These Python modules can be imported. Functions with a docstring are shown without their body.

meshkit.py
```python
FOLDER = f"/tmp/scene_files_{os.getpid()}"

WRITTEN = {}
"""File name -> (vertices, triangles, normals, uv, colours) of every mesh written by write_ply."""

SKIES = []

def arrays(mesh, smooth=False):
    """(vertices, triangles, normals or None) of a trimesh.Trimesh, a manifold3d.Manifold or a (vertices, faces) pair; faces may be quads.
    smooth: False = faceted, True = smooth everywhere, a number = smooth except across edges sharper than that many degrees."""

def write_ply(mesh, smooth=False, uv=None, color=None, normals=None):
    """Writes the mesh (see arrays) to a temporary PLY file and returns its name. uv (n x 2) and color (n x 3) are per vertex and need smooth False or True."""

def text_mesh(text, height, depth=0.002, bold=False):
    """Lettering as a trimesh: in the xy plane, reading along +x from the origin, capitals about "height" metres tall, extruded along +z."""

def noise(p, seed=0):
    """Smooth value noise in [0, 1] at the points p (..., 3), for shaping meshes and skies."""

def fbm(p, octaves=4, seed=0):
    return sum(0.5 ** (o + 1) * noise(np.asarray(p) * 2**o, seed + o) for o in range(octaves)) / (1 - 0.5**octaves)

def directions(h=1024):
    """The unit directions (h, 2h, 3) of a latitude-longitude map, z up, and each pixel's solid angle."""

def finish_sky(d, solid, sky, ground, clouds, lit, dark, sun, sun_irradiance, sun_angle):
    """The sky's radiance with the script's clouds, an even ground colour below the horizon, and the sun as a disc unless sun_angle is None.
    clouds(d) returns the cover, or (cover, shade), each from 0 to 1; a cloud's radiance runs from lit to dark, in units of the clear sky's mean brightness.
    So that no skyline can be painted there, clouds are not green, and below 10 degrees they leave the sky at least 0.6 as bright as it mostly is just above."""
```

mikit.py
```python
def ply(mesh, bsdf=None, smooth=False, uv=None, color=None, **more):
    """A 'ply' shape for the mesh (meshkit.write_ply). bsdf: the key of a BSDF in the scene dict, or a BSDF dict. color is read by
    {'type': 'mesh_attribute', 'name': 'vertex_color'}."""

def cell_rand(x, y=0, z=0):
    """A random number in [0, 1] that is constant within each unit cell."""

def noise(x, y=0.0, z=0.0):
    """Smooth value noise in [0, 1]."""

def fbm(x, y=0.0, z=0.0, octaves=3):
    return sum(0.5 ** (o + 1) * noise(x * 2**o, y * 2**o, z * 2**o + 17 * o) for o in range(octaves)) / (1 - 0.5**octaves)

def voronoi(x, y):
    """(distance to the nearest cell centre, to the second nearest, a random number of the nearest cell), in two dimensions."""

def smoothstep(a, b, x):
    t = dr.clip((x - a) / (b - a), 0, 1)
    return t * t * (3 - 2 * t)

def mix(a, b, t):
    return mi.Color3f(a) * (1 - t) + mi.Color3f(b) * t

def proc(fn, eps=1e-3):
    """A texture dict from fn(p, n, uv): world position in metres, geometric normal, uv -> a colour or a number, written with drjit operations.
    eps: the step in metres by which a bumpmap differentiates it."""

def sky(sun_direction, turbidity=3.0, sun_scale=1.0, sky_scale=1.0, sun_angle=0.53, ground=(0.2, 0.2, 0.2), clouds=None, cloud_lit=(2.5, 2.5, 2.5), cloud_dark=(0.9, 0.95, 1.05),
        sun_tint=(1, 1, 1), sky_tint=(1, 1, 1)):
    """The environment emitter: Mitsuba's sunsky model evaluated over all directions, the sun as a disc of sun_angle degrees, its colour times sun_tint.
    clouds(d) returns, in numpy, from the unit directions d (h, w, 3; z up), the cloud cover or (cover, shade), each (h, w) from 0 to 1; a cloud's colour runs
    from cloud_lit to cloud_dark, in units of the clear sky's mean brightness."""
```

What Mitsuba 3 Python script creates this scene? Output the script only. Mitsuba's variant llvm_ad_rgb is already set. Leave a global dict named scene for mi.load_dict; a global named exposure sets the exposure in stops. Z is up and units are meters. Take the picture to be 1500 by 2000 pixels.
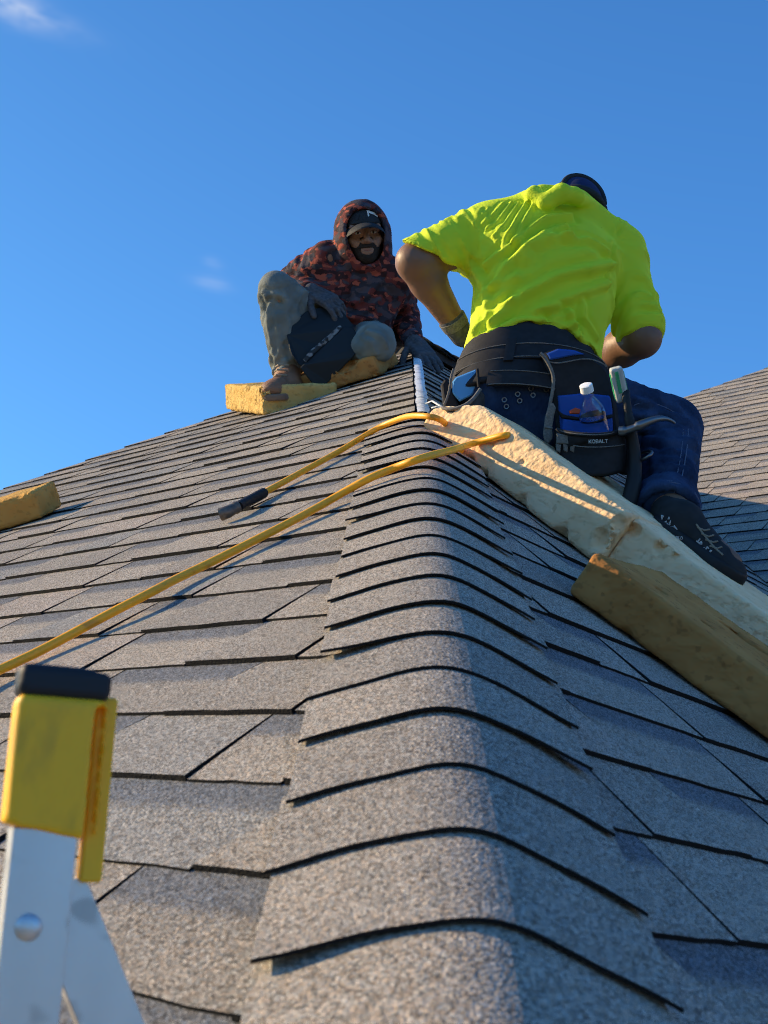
import math, random, numpy as np, trimesh, drjit as dr, mitsuba as mi, mikit, meshkit
from shapely.geometry import Polygon
from shapely.ops import unary_union
random.seed(7)
RNG = np.random.default_rng(7)
scene, labels = {'type': 'scene'}, {}
V = lambda *a: np.array(a, float)
unit = lambda v: np.asarray(v, float) / np.linalg.norm(v)

# ------------------------------------------------------------------ camera, sky, exposure
CAM = V(-0.0959, -0.5956, 0.1350)
YAW, PITCH, ROLL, FPX = 0.0076, 0.2913, 0.1209, 2555.3        # focal length in pixels of a 1500 px wide picture
FWD = V(math.sin(YAW) * math.cos(PITCH), math.cos(YAW) * math.cos(PITCH), math.sin(PITCH))
_r = V(math.cos(YAW), -math.sin(YAW), 0); _u = np.cross(_r, FWD)
RIGHT = _r * math.cos(ROLL) + _u * math.sin(ROLL); UP = -_r * math.sin(ROLL) + _u * math.cos(ROLL)
T4 = mi.ScalarTransform4f
scene['camera'] = {'type': 'thinlens', 'fov': math.degrees(2 * math.atan(750 / FPX)), 'fov_axis': 'x', 'near_clip': 0.05, 'far_clip': 2000.0,
                   'aperture_radius': 0.0016, 'focus_distance': 3.0,
                   'to_world': T4().look_at(origin=CAM.tolist(), target=(CAM + FWD).tolist(), up=UP.tolist())}
SUN = unit(V(-0.912, 0.235, 0.342))
def ray(x, y): return (x - 750) / FPX * RIGHT - (y - 1000) / FPX * UP + FWD
def at(x, y, d): return CAM + ray(x, y) * d                    # a pixel of the photograph at a distance -> a point of the place
def wisps(d):
    c = np.zeros(d.shape[:2])
    for (x, y, a, w, amp) in ((418, 516, .007, .004, .11), (412, 553, .013, .005, .15), (25, 12, .022, .010, .40), (40, 25, .04, .008, .15)):
        k = unit(ray(x, y)); h = unit(np.cross(k, V(0, 0, 1))); v = np.cross(h, k)
        p, q = d @ h + (d @ v) * .15, d @ v
        c += amp * np.exp(-(p / a) ** 2 - (q / w) ** 2) * (d @ k > 0)
    n = meshkit.fbm(np.stack([d[..., 0] * 60, d[..., 1] * 60, d[..., 2] * 160], -1), 4, 3)
    return np.clip(c * (0.2 + 1.6 * np.clip(n - .25, 0, 1)), 0, 1)
scene['sky'] = mikit.sky(SUN.tolist(), turbidity=2.6, ground=(.17, .15, .11), clouds=wisps, sky_tint=(.47, .99, 1.60), sun_tint=(.99, 1.0, 1.02), sun_scale=1.03)
exposure = 2.45

# ------------------------------------------------------------------ helpers
used = {}
def numbered(name):
    n = used.get(name, 0); used[name] = n + 1
    return name if n == 0 else f'{name}_{n:03d}'
def thing(name, label, cat, group=None):
    key = numbered(name); labels[key] = {'label': label, 'category': cat}
    if group: labels[key]['group'] = group
    return key
def obj(name, mesh, mat, parent=None, smooth=False, label=None, kind=None, **kw):
    key = numbered(parent + '__' + name if parent else name)
    scene[key] = mikit.ply(mesh, mat, smooth=smooth, **kw)
    if label or kind:
        labels.setdefault(key, {})
        if label: labels[key]['label'] = label
        if kind: labels[key]['kind'] = kind
    return key
def cat(ms):
    return trimesh.util.concatenate([m if isinstance(m, trimesh.Trimesh) else trimesh.Trimesh(*m, process=False) for m in ms])
def spline(pts, n=40):
    p = np.asarray(pts, float)
    t = np.r_[0, np.cumsum(np.linalg.norm(np.diff(p, axis=0), axis=1) ** .5)]
    from scipy.interpolate import CubicSpline
    return CubicSpline(t, p)(np.linspace(0, t[-1], n))
def tube(path, r, k=10, cap=True):
    p = np.asarray(path, float); n = len(p); r = np.broadcast_to(r, n)
    tg = np.gradient(p, axis=0); tg /= np.linalg.norm(tg, axis=1)[:, None]
    a = np.cross(tg[0], V(.3, .2, 1)); a /= np.linalg.norm(a)
    vs, fs = [], []
    for i in range(n):
        a = a - tg[i] * (a @ tg[i]); a /= np.linalg.norm(a); b = np.cross(tg[i], a)
        th = np.linspace(0, 2 * np.pi, k, endpoint=False)
        vs.append(p[i] + r[i] * (np.cos(th)[:, None] * a + np.sin(th)[:, None] * b))
    vs = np.vstack(vs); j = np.arange(k); j2 = (j + 1) % k
    for i in range(n - 1):
        A, B = i * k, (i + 1) * k
        fs += [np.c_[A + j, A + j2, B + j2], np.c_[A + j, B + j2, B + j]]
    if cap:
        vs = np.vstack([vs, p[0], p[-1]]); m = len(vs)
        fs += [np.c_[np.full(k, m - 2), j2, j], np.c_[np.full(k, m - 1), (n - 1) * k + j, (n - 1) * k + j2]]
    return trimesh.Trimesh(vs, np.vstack(fs), process=False)
def box(o, a, b, c):
    """a box with a corner at o and edges a, b, c, its edges chamfered a little"""
    a, b, c = map(np.asarray, (a, b, c)); ctr = o + (a + b + c) / 2
    L = [np.linalg.norm(x) for x in (a, b, c)]; ch = min(L) * .12
    pts = []
    for s in np.ndindex(2, 2, 2):
        s = np.array(s) * 2 - 1
        for k in range(3):
            q = [(l / 2 - (ch if i != k else 0)) for i, l in enumerate(L)]
            pts.append(ctr + sum(s[i] * q[i] * x / L[i] for i, x in enumerate((a, b, c))))
    return trimesh.convex.convex_hull(np.array(pts))
def prism(poly, dist, thick, bevel=.004, bend=None, back=None):
    """a panel: its outline given by points seen in the photograph at one distance, of real thickness away from there, front edge bevelled"""
    P = Polygon([(x, y) for x, y in poly]); px = dist / FPX
    inner = P.buffer(-bevel / px)
    if inner.geom_type != 'Polygon' or inner.is_empty: inner = P.buffer(-.5)
    n = 48
    def ring(pg): return np.array([pg.exterior.interpolate(t, normalized=True).coords[0] for t in np.linspace(0, 1, n, endpoint=False)])
    a, b = ring(P), ring(inner)
    k = np.argmin(((b - a[0]) ** 2).sum(1)); b = np.roll(b, -k, 0)
    if Polygon(a).exterior.is_ccw != Polygon(b).exterior.is_ccw: b = b[::-1]
    dd = (lambda x, y: dist) if bend is None else bend
    v0 = np.array([at(x, y, dd(x, y)) for x, y in b]); v1 = np.array([at(x, y, dd(x, y) + bevel) for x, y in a])
    v2 = v1 + FWD * (thick - bevel)
    tri = trimesh.creation.triangulate_polygon(Polygon(b), engine='earcut')
    tv, tf = tri
    f0 = np.array([[int(np.argmin(((b - tv[i]) ** 2).sum(1))) for i in f] for f in tf])
    j = np.arange(n); j2 = (j + 1) % n
    F = [f0, np.c_[j, j2, n + j2], np.c_[j, n + j2, n + j], np.c_[n + j, n + j2, 2 * n + j2], np.c_[n + j, 2 * n + j2, 2 * n + j], f0[:, ::-1] + 2 * n]
    m = trimesh.Trimesh(np.vstack([v0, v1, v2]), np.vstack(F), process=False)
    m.fix_normals(); return m

# ------------------------------------------------------------------ signed distances, meshed by surface nets
def capsule(a, b, ra, rb=None):
    a, b = np.asarray(a, np.float32), np.asarray(b, np.float32); rb = ra if rb is None else rb
    ab = b - a; L = float(ab @ ab) + 1e-12
    def f(p):
        h = np.clip(((p - a) @ ab) / L, 0, 1)
        return np.linalg.norm(p - a - h[:, None] * ab, axis=1) - (ra + (rb - ra) * h)
    return f
def ellipsoid(c, axes, r):
    c, M, r = np.asarray(c, np.float32), np.asarray(axes, np.float32), np.asarray(r, np.float32)
    def f(p):
        q = (p - c) @ M.T / r; k = np.linalg.norm(q, axis=1)
        return (k - 1) * k / np.maximum(np.linalg.norm(q / r, axis=1), 1e-6)
    return f
def rbox(c, axes, half, rad):
    c, M, h = np.asarray(c, np.float32), np.asarray(axes, np.float32), np.asarray(half, np.float32) - rad
    def f(p):
        q = np.abs((p - c) @ M.T) - h
        return np.linalg.norm(np.maximum(q, 0), axis=1) + np.minimum(q.max(1), 0) - rad
    return f
def loft(o, X, Y, Z, st, power=2.4):
    """elliptic sections: st rows are (z, cx, cy, rx, ry) along Z"""
    st = np.asarray(st, np.float32); o = np.asarray(o, np.float32); M = np.stack([X, Y, Z]).astype(np.float32)
    def f(p):
        q = (p - o) @ M.T; z = np.clip(q[:, 2], st[0, 0], st[-1, 0])
        cx, cy, rx, ry = (np.interp(z, st[:, 0], st[:, k]) for k in (1, 2, 3, 4))
        x, y = np.abs(q[:, 0] - cx), np.abs(q[:, 1] - cy)
        k = ((x / rx) ** power + (y / ry) ** power + 1e-9) ** (1 / power)
        d = (k - 1) * np.minimum(rx, ry)
        return np.maximum(d, np.abs(q[:, 2] - z) - .0) if False else np.sqrt(np.maximum(d, 0) ** 2 + (q[:, 2] - z) ** 2) + np.minimum(d, 0)
    return f
def smin(fs, k=.02):
    def f(p):
        d = fs[0](p)
        for g in fs[1:]:
            e = g(p); h = np.clip(.5 + .5 * (e - d) / k, 0, 1)
            d = e + (d - e) * h - k * h * (1 - h)
        return d
    return f
def grow(f, t): return lambda p: f(p) - t
def cut(f, *gs):
    def h(p):
        d = f(p)
        for g in gs: d = np.maximum(d, g(p))
        return d
    return h
def plane(o, n):                                                 # keeps the side that n points away from
    o, n = np.asarray(o, np.float32), unit(n).astype(np.float32)
    return lambda p: (p - o) @ n
def minus(f, g, k=0): return lambda p: np.maximum(f(p), -g(p))
def nets(f, lo, hi, h, relax=1):
    lo, hi = np.asarray(lo, float), np.asarray(hi, float)
    n = np.ceil((hi - lo) / h).astype(int) + 1
    ax = [(lo[i] + h * np.arange(n[i])).astype(np.float32) for i in range(3)]
    # coarse pass: only cells near the surface are evaluated finely
    st = 4; cax = [a[::st] if (len(a) - 1) % st == 0 else np.r_[a[::st], a[-1]] for a in ax]
    G = np.stack(np.meshgrid(*cax, indexing='ij'), -1); C = f(G.reshape(-1, 3)).reshape(G.shape[:3])
    idx = [np.minimum(np.arange(n[i]) // st, len(cax[i]) - 1) for i in range(3)]
    idx = [np.minimum(np.round(np.arange(n[i]) / st).astype(int), len(cax[i]) - 1) for i in range(3)]
    D = C[np.ix_(*idx)].astype(np.float32).copy()
    near = np.abs(D) < h * st * 1.9
    P = np.stack(np.meshgrid(*ax, indexing='ij'), -1)[near]
    D[near] = np.concatenate([f(c) for c in np.array_split(P, max(1, len(P) // 200000))])
    s = D < 0
    D[0], D[-1], D[:, 0], D[:, -1], D[:, :, 0], D[:, :, -1] = [np.maximum(x, 1e-4) for x in (D[0], D[-1], D[:, 0], D[:, -1], D[:, :, 0], D[:, :, -1])]
    s = D < 0
    m = tuple(k - 1 for k in n); acc = np.zeros(m + (3,), np.float32); cnt = np.zeros(m, np.float32)
    def sl(o): return tuple(slice(o[i], o[i] + m[i]) for i in range(3))
    for axis in range(3):
        b, c = [k for k in range(3) if k != axis]
        for ob in (0, 1):
            for oc in (0, 1):
                o0 = [0, 0, 0]; o0[b], o0[c] = ob, oc; o1 = list(o0); o1[axis] = 1
                d0, d1 = D[sl(o0)], D[sl(o1)]; x = (d0 < 0) != (d1 < 0)
                t = d0[x] / (d0[x] - d1[x]); q = np.tile(np.array(o0, np.float32), (len(t), 1)); q[:, axis] = t
                acc[x] += q; cnt[x] += 1
    act = cnt > 0; vid = -np.ones(m, int); vid[act] = np.arange(act.sum())
    I = np.argwhere(act); verts = lo + h * (I + acc[act] / cnt[act][:, None])
    F = []
    for axis in range(3):
        b, c = (axis + 1) % 3, (axis + 2) % 3
        S0 = np.take(s, range(0, n[axis] - 1), axis); S1 = np.take(s, range(1, n[axis]), axis)
        E = np.argwhere(S0 != S1)
        E = E[(E[:, b] > 0) & (E[:, c] > 0) & (E[:, b] < n[b] - 1) & (E[:, c] < n[c] - 1)]
        ins = s[tuple(E.T)]
        def at_(db, dc):
            J = E.copy(); J[:, b] -= db; J[:, c] -= dc
            return vid[tuple(J.T)]
        q = np.c_[at_(1, 1), at_(0, 1), at_(0, 0), at_(1, 0)]; q[~ins] = q[~ins][:, ::-1]
        F.append(q)
    q = np.vstack(F); mesh = trimesh.Trimesh(verts, np.vstack([q[:, [0, 1, 2]], q[:, [0, 2, 3]]]), process=False)
    if relax:
        v0 = mesh.vertices.copy(); trimesh.smoothing.filter_taubin(mesh, lamb=.5, nu=.52, iterations=relax * 4)
        d = mesh.vertices - v0; l = np.linalg.norm(d, axis=1, keepdims=True); mesh.vertices = v0 + d * np.minimum(1, .8 * h / np.maximum(l, 1e-9))
    return mesh
def soft_normals(mesh, it=3):
    n = np.array(mesh.vertex_normals); e = mesh.edges_unique
    for _ in range(it):
        o = n.copy(); np.add.at(o, e[:, 0], n[e[:, 1]]); np.add.at(o, e[:, 1], n[e[:, 0]]); n = o / np.maximum(np.linalg.norm(o, axis=1, keepdims=True), 1e-9)
    return n
def push(mesh, fn):
    n = soft_normals(mesh); mesh.vertices = mesh.vertices + n * fn(np.asarray(mesh.vertices), n)[:, None]
    return mesh
def crumple(mesh, amp, size, seed=0, stretch=(1, 1, 1)):
    return push(mesh, lambda p, n: amp * (1 - 2 * np.abs(2 * meshkit.fbm(p / size * np.array(stretch), 3, seed) - 1) - .3))
def seg_dist(p, a, b):
    ab = b - a; h = np.clip(((p - a) @ ab) / (ab @ ab), 0, 1)
    return np.linalg.norm(p - a - h[:, None] * ab, axis=1)
def folds(mesh, lines, local=None):
    """cloth folds: each line is (points, height, width); a ridge with a softer valley on both sides"""
    def fn(p, n):
        o = np.zeros(len(p))
        for pts, amp, w in lines:
            pts = np.asarray(pts); d = np.min([seg_dist(p, pts[i], pts[i + 1]) for i in range(len(pts) - 1)], axis=0)
            o += amp * (np.exp(-(d / w) ** 2) - .55 * np.exp(-((d - 1.9 * w) / w) ** 2))
        return o
    return push(mesh, fn)
def rings(mesh, a, b, amp, n, seed=0, lo=0, hi=1):
    """folds running round a sleeve or a trouser leg from a to b"""
    a, b = np.asarray(a), np.asarray(b); ab = b - a; L = np.linalg.norm(ab); d = ab / L
    u = unit(np.cross(d, V(.31, .2, .93))); v = np.cross(d, u)
    def fn(p, nn):
        t = ((p - a) @ d) / L; x, y = (p - a) @ u, (p - a) @ v
        m = np.clip((t - lo) / .12, 0, 1) * np.clip((hi - t) / .10, 0, 1)
        q = np.stack([t * n * 1.25 + 2.2 * x / .1, x / .11, y / .11], -1)
        w = 1 - 2.6 * np.abs(2 * meshkit.fbm(q, 2, seed) - 1)
        r = np.linalg.norm(p - a - np.clip(t, 0, 1)[:, None] * ab, axis=1)
        return amp * m * np.clip(w, -.8, 1) * np.clip((.15 - r) / .03, 0, 1)
    return push(mesh, fn)

# ------------------------------------------------------------------ materials
sm, mix, noise, fbm = mikit.smoothstep, mikit.mix, mikit.noise, mikit.fbm
def principled(key, color, rough=.8, **kw):
    scene[key] = {'type': 'twosided', 'bsdf': {'type': 'principled', 'base_color': mikit.proc(color) if callable(color) else {'type': 'rgb', 'value': list(color)}, 'roughness': rough, 'specular': kw.pop('specular', .3), **kw}}
def bumped(key, color, rough, bump, scale, eps=1e-3, **kw):
    scene[key] = {'type': 'twosided', 'bsdf': {'type': 'bumpmap', 'arbitrary': mikit.proc(bump, eps), 'scale': scale,
                  'bsdf': {'type': 'principled', 'base_color': mikit.proc(color) if callable(color) else {'type': 'rgb', 'value': list(color)}, 'roughness': rough, 'specular': kw.pop('specular', .3), **kw}}}
def granule_color(p, n, uv):
    a = noise(p.x * 860, p.y * 860, p.z * 860); b = noise(p.x * 380 + 7, p.y * 380, p.z * 380); c = noise(p.x * 9, p.y * 9, p.z * 9); h = mikit.cell_rand(dr.floor(p.x * 520), dr.floor(p.y * 520), dr.floor(p.z * 520))
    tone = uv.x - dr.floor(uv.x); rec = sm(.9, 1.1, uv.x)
    base = mix((.204, .186, .166), (.262, .232, .198), sm(.25, .75, tone * .75 + c * .3))
    base = base * (.86 + .28 * fbm(p.x * 3.1, p.y * 3.1, p.z * 3.1)); base = mix(base, (.185, .187, .186), sm(.84, .88, tone) * .8); base = mix(base, (.32, .27, .23), sm(.14, .10, tone) * .6)
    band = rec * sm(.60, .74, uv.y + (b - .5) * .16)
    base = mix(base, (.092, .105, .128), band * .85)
    s = sm(.30, .72, a * .6 + b * .4)
    col = mix(base * .40, base * 1.60, s)
    col = col * mix((1.09, 1.0, .91), (.92, 1.0, 1.06), sm(.3, .7, noise(p.x * 500 + 3, p.y * 500, p.z * 500)))
    col = mix(col, (.62, .58, .52), sm(.90, .97, h) * .55 * (1 - band * .6))
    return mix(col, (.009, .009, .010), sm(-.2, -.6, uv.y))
def granule_bump(p, n, uv): return noise(p.x * 600, p.y * 600, p.z * 600)
bumped('granules', granule_color, .92, granule_bump, .0011, eps=6e-4, specular=.25)
principled('asphalt', (.02, .02, .022), .7)
principled('felt', (.05, .05, .055), .9)
principled('flashing', lambda p, n, uv: mix((.60, .62, .65), (.34, .36, .39), sm(.52, .7, fbm(p.x * 40, p.y * 40, p.z * 40))), .6)
principled('hose', lambda p, n, uv: mix((.98, .42, .012), (.42, .16, .02), sm(.66, .78, fbm(p.x * 26, p.y * 26, p.z * 26)) * .55), .42, specular=.5)
def foam_color(lo, hi, dark):
    def f(p, n, uv):
        a = fbm(p.x * 12, p.y * 12, p.z * 12); b = fbm(p.x * 70, p.y * 70, p.z * 70)
        c = mix(lo, hi, sm(.3, .7, a))
        return mix(c, dark, sm(.60, .74, b) * .45 + sm(.62, .8, a) * .25)
    return f
fb = lambda p, n, uv: fbm(p.x * 90, p.y * 90, p.z * 90, 3)
MARK = at(1032, 942, 2.80); MARK2 = at(1062, 938, 2.80)
_pale = foam_color((.76, .52, .29), (.82, .60, .36), (.52, .33, .17))
def pale_marked(p, n, uv):
    d = dr.norm((mi.Point3f(p) - mi.Point3f(*MARK.tolist())) / mi.Vector3f(.030, .030, .022)); d2 = dr.norm((mi.Point3f(p) - mi.Point3f(*at(1020, 965, 2.80).tolist())) / mi.Vector3f(.014, .014, .016))
    w = fbm(p.x * 30, p.y * 30, p.z * 30)
    return mix(_pale(p, n, uv), (.66, .17, .08), dr.maximum(sm(1.1, .3, d + w * .5) * .7, sm(1.2, .7, d2 + w * .4) * .85))
bumped('foam_pale', pale_marked, .95, fb, .007, specular=.1)
bumped('foam_brown', foam_color((.37, .165, .050), (.44, .215, .070), (.17, .075, .026)), .95, fb, .004, specular=.1)
bumped('foam_gold', foam_color((.56, .35, .11), (.63, .42, .15), (.34, .19, .06)),   .95, fb, .009, specular=.1)
bumped('foam_tan', foam_color((.50, .27, .075), (.58, .34, .10), (.31, .16, .045)), .95, fb, .008, specular=.1)
weave = lambda k: (lambda p, n, uv: noise(p.x * k, p.y * k, p.z * k))
bumped('hivis', lambda p, n, uv: mix((.54, .67, .028), (.60, .72, .034), fbm(p.x * 14, p.y * 14, p.z * 14)), .8, weave(240), .0008, specular=.15, sheen=.3)
def camo(p, n, uv):
    a = noise(p.x * 34, p.y * 34, p.z * 50); b = noise(p.x * 46 + 9, p.y * 46, p.z * 66 + 3); c = noise(p.x * 28 + 31, p.y * 28, p.z * 40); j = noise(p.x * 150, p.y * 150, p.z * 150) * .12
    col = mix((.040, .016, .018), (.15, .035, .032), sm(.50, .54, a + j)); col = mix(col, (.36, .085, .055), sm(.64, .67, b + j - .04)); col = mix(col, (.035, .034, .048), sm(.58, .62, c + j - .03))
    return mix(col, (.075, .060, .075), sm(.66, .69, a * .5 + c * .5 + j))
bumped('camo', camo, .85, weave(200), .0008, specular=.2)
principled('black_cloth', lambda p, n, uv: mix((.010, .011, .014), (.024, .025, .03), fbm(p.x * 60, p.y * 60, p.z * 60)), .8)
principled('dark_canvas', lambda p, n, uv: mix((.035, .036, .040), (.075, .074, .074), fbm(p.x * 60, p.y * 60, p.z * 60)), .85)
principled('grey_webbing', lambda p, n, uv: mix((.11, .105, .10), (.20, .19, .175), noise(p.x * 300, p.y * 300, p.z * 300)), .9)
principled('pocket_lining', (.012, .075, .36), .7)
principled('blue_lining', (.10, .36, .72), .75)
bumped('denim', lambda p, n, uv: mix((.010, .020, .050), (.034, .064, .135), sm(.35, .75, fbm(p.x * 16, p.y * 16, p.z * 16)) * .7 + .3 * noise(p.x * 330, p.y * 330, p.z * 110)), .9, weave(330), .0008, specular=.15)
principled('seam', (.085, .115, .18), .9)
bumped('work_trousers', lambda p, n, uv: mix((.125, .145, .142), (.19, .212, .20), sm(.3, .7, fbm(p.x * 14, p.y * 14, p.z * 14))), .9, weave(250), .0008, specular=.15)
principled('skin_dark', lambda p, n, uv: mix((.15, .075, .045), (.235, .125, .075), fbm(p.x * 22, p.y * 22, p.z * 22)), .5, specular=.4)
principled('skin_tan', lambda p, n, uv: mix((.24, .125, .086), (.31, .17, .118), fbm(p.x * 40, p.y * 40, p.z * 40)), .55, specular=.35)
principled('hair', lambda p, n, uv: mix((.010, .008, .007), (.035, .025, .02), noise(p.x * 260, p.y * 260, p.z * 260)), .8)
principled('lips', (.22, .085, .07), .5)
principled('eye_white', (.50, .46, .42), .3)
bumped('glove', lambda p, n, uv: mix((.045, .05, .06), (.10, .105, .12), noise(p.x * 120, p.y * 120, p.z * 120)), .85, weave(350), .001)
principled('cap_blue', (.010, .018, .075), .7)
principled('cap_dark', (.018, .022, .026), .75)
principled('white_patch', (.72, .68, .62), .8)
bumped('boot_leather', lambda p, n, uv: mix((.17, .085, .05), (.26, .145, .09), fbm(p.x * 30, p.y * 30, p.z * 30)), .6, weave(160), .001)
principled('boot_sole', (.20, .13, .09), .8)
principled('shoe_black', lambda p, n, uv: mix((.012, .012, .013), (.03, .03, .032), fbm(p.x * 40, p.y * 40, p.z * 40)), .8)
principled('lace', (.24, .20, .15), .8)
principled('print_white', (.48, .48, .48), .8)
principled('black_rubber', (.012, .012, .014), .55)
principled('brass_dull', lambda p, n, uv: mix((.20, .17, .14), (.11, .095, .08), noise(p.x * 200, p.y * 200, p.z * 200)), .5, metallic=.6)
principled('steel', (.20, .20, .21), .38, metallic=1.0)
principled('tool_green', (.03, .30, .13), .4, specular=.5)
principled('tool_grey', (.42, .44, .42), .45)
principled('red_plastic', (.40, .07, .03), .5)
principled('bottle_cap', (.86, .86, .85), .45)
principled('shingle_back', (.010, .016, .022), .65)
principled('seal', lambda p, n, uv: mix((.02, .025, .03), (.20, .21, .22), sm(.45, .6, fbm(p.x * 60, p.y * 60, p.z * 60))), .6)
scene['clear_plastic'] = {'type': 'thindielectric', 'int_ior': 1.5}
scene['water'] = {'type': 'dielectric', 'int_ior': 1.33}
def alu(p, n, uv):
    s = noise(p.x * 60, p.y * 60, p.z * 6); t = fbm(p.x * 35, p.y * 35, p.z * 35)
    return mix(mix((.60, .61, .63), (.72, .73, .75), s), (.30, .30, .31), sm(.62, .74, t) * .6)
principled('aluminium', alu, .42, metallic=.75)
principled('ladder_yellow', lambda p, n, uv: mix((.88, .47, .015), (.46, .27, .03), sm(.50, .75, fbm(p.x * 60, p.y * 60, p.z * 25, 4)) * .45), .5, specular=.4)
principled('ladder_black', (.014, .017, .024), .55)
principled('lawn', lambda p, n, uv: mix((.13, .12, .06), (.22, .19, .11), fbm(p.x * .8, p.y * .8, p.z)), .95)
principled('siding', (.55, .52, .47), .8)

# ------------------------------------------------------------------ the roof's planes
TH = 0.6396; S2 = math.sqrt(2); TAN = math.tan(TH); EXPO = .143
EL, ER = V(-1, 1, 0) / S2, V(1, 1, 0) / S2
UL = V(1, 1, 0) / S2 * math.cos(TH) + V(0, 0, math.sin(TH)); UR = V(-1, 1, 0) / S2 * math.cos(TH) + V(0, 0, math.sin(TH))
NL = np.cross(UL, EL); NL *= np.sign(NL[2]); NR = np.cross(ER, UR); NR *= np.sign(NR[2])
HIP = unit(V(0, 1, TAN / S2)); APEX = HIP * 5.5
LP = lambda e, u, k=0.: EL * e + UL * u + NL * k                  # the sunlit left slope: along the eave, up the slope, off it
RP = lambda e, u, k=0.: ER * e + UR * u + NR * k                  # the right slope
def roof_hit(x, y, k=0.):
    d = ray(x, y); return CAM + d * max(((n * k - CAM) @ n) / (d @ n) for n in (NL, NR))
def slope_hit(x, y, n, k=0.):
    d = ray(x, y); return CAM + d * (((n * k - CAM) @ n) / (d @ n))
WZ = lambda x, y: TAN * (x + y - 3) / S2                          # the far wing's slope, parallel to the left one
house = thing('house', 'hip roofed house with weathered grey brown asphalt shingles under both workers', 'house')
wing_o = V(1.5, 1.5, 0)
def eu(E, U, pts, o=np.zeros(3)): return [((np.asarray(p) - o) @ E, (np.asarray(p) - o) @ U) for p in pts]
zl = lambda x, y: TAN * (y - abs(x)) / S2
eaveL = V(-5.08, 4.87, zl(5.08, 4.87)); K = V(0, -.22, zl(0, -.22)); J = V(1.5, 6.37, zl(1.5, 6.37)); KV = V(1.5, 1.28, zl(1.5, 1.28))
wing = [V(x, y, WZ(x, y)) for x, y in ((1.5, 1.28), (1.5, 6.37), (.3, 6.37), (.3, 8.65), (4.5, 8.65), (9.5, 3.65), (4.3, -1.52))]
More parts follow.
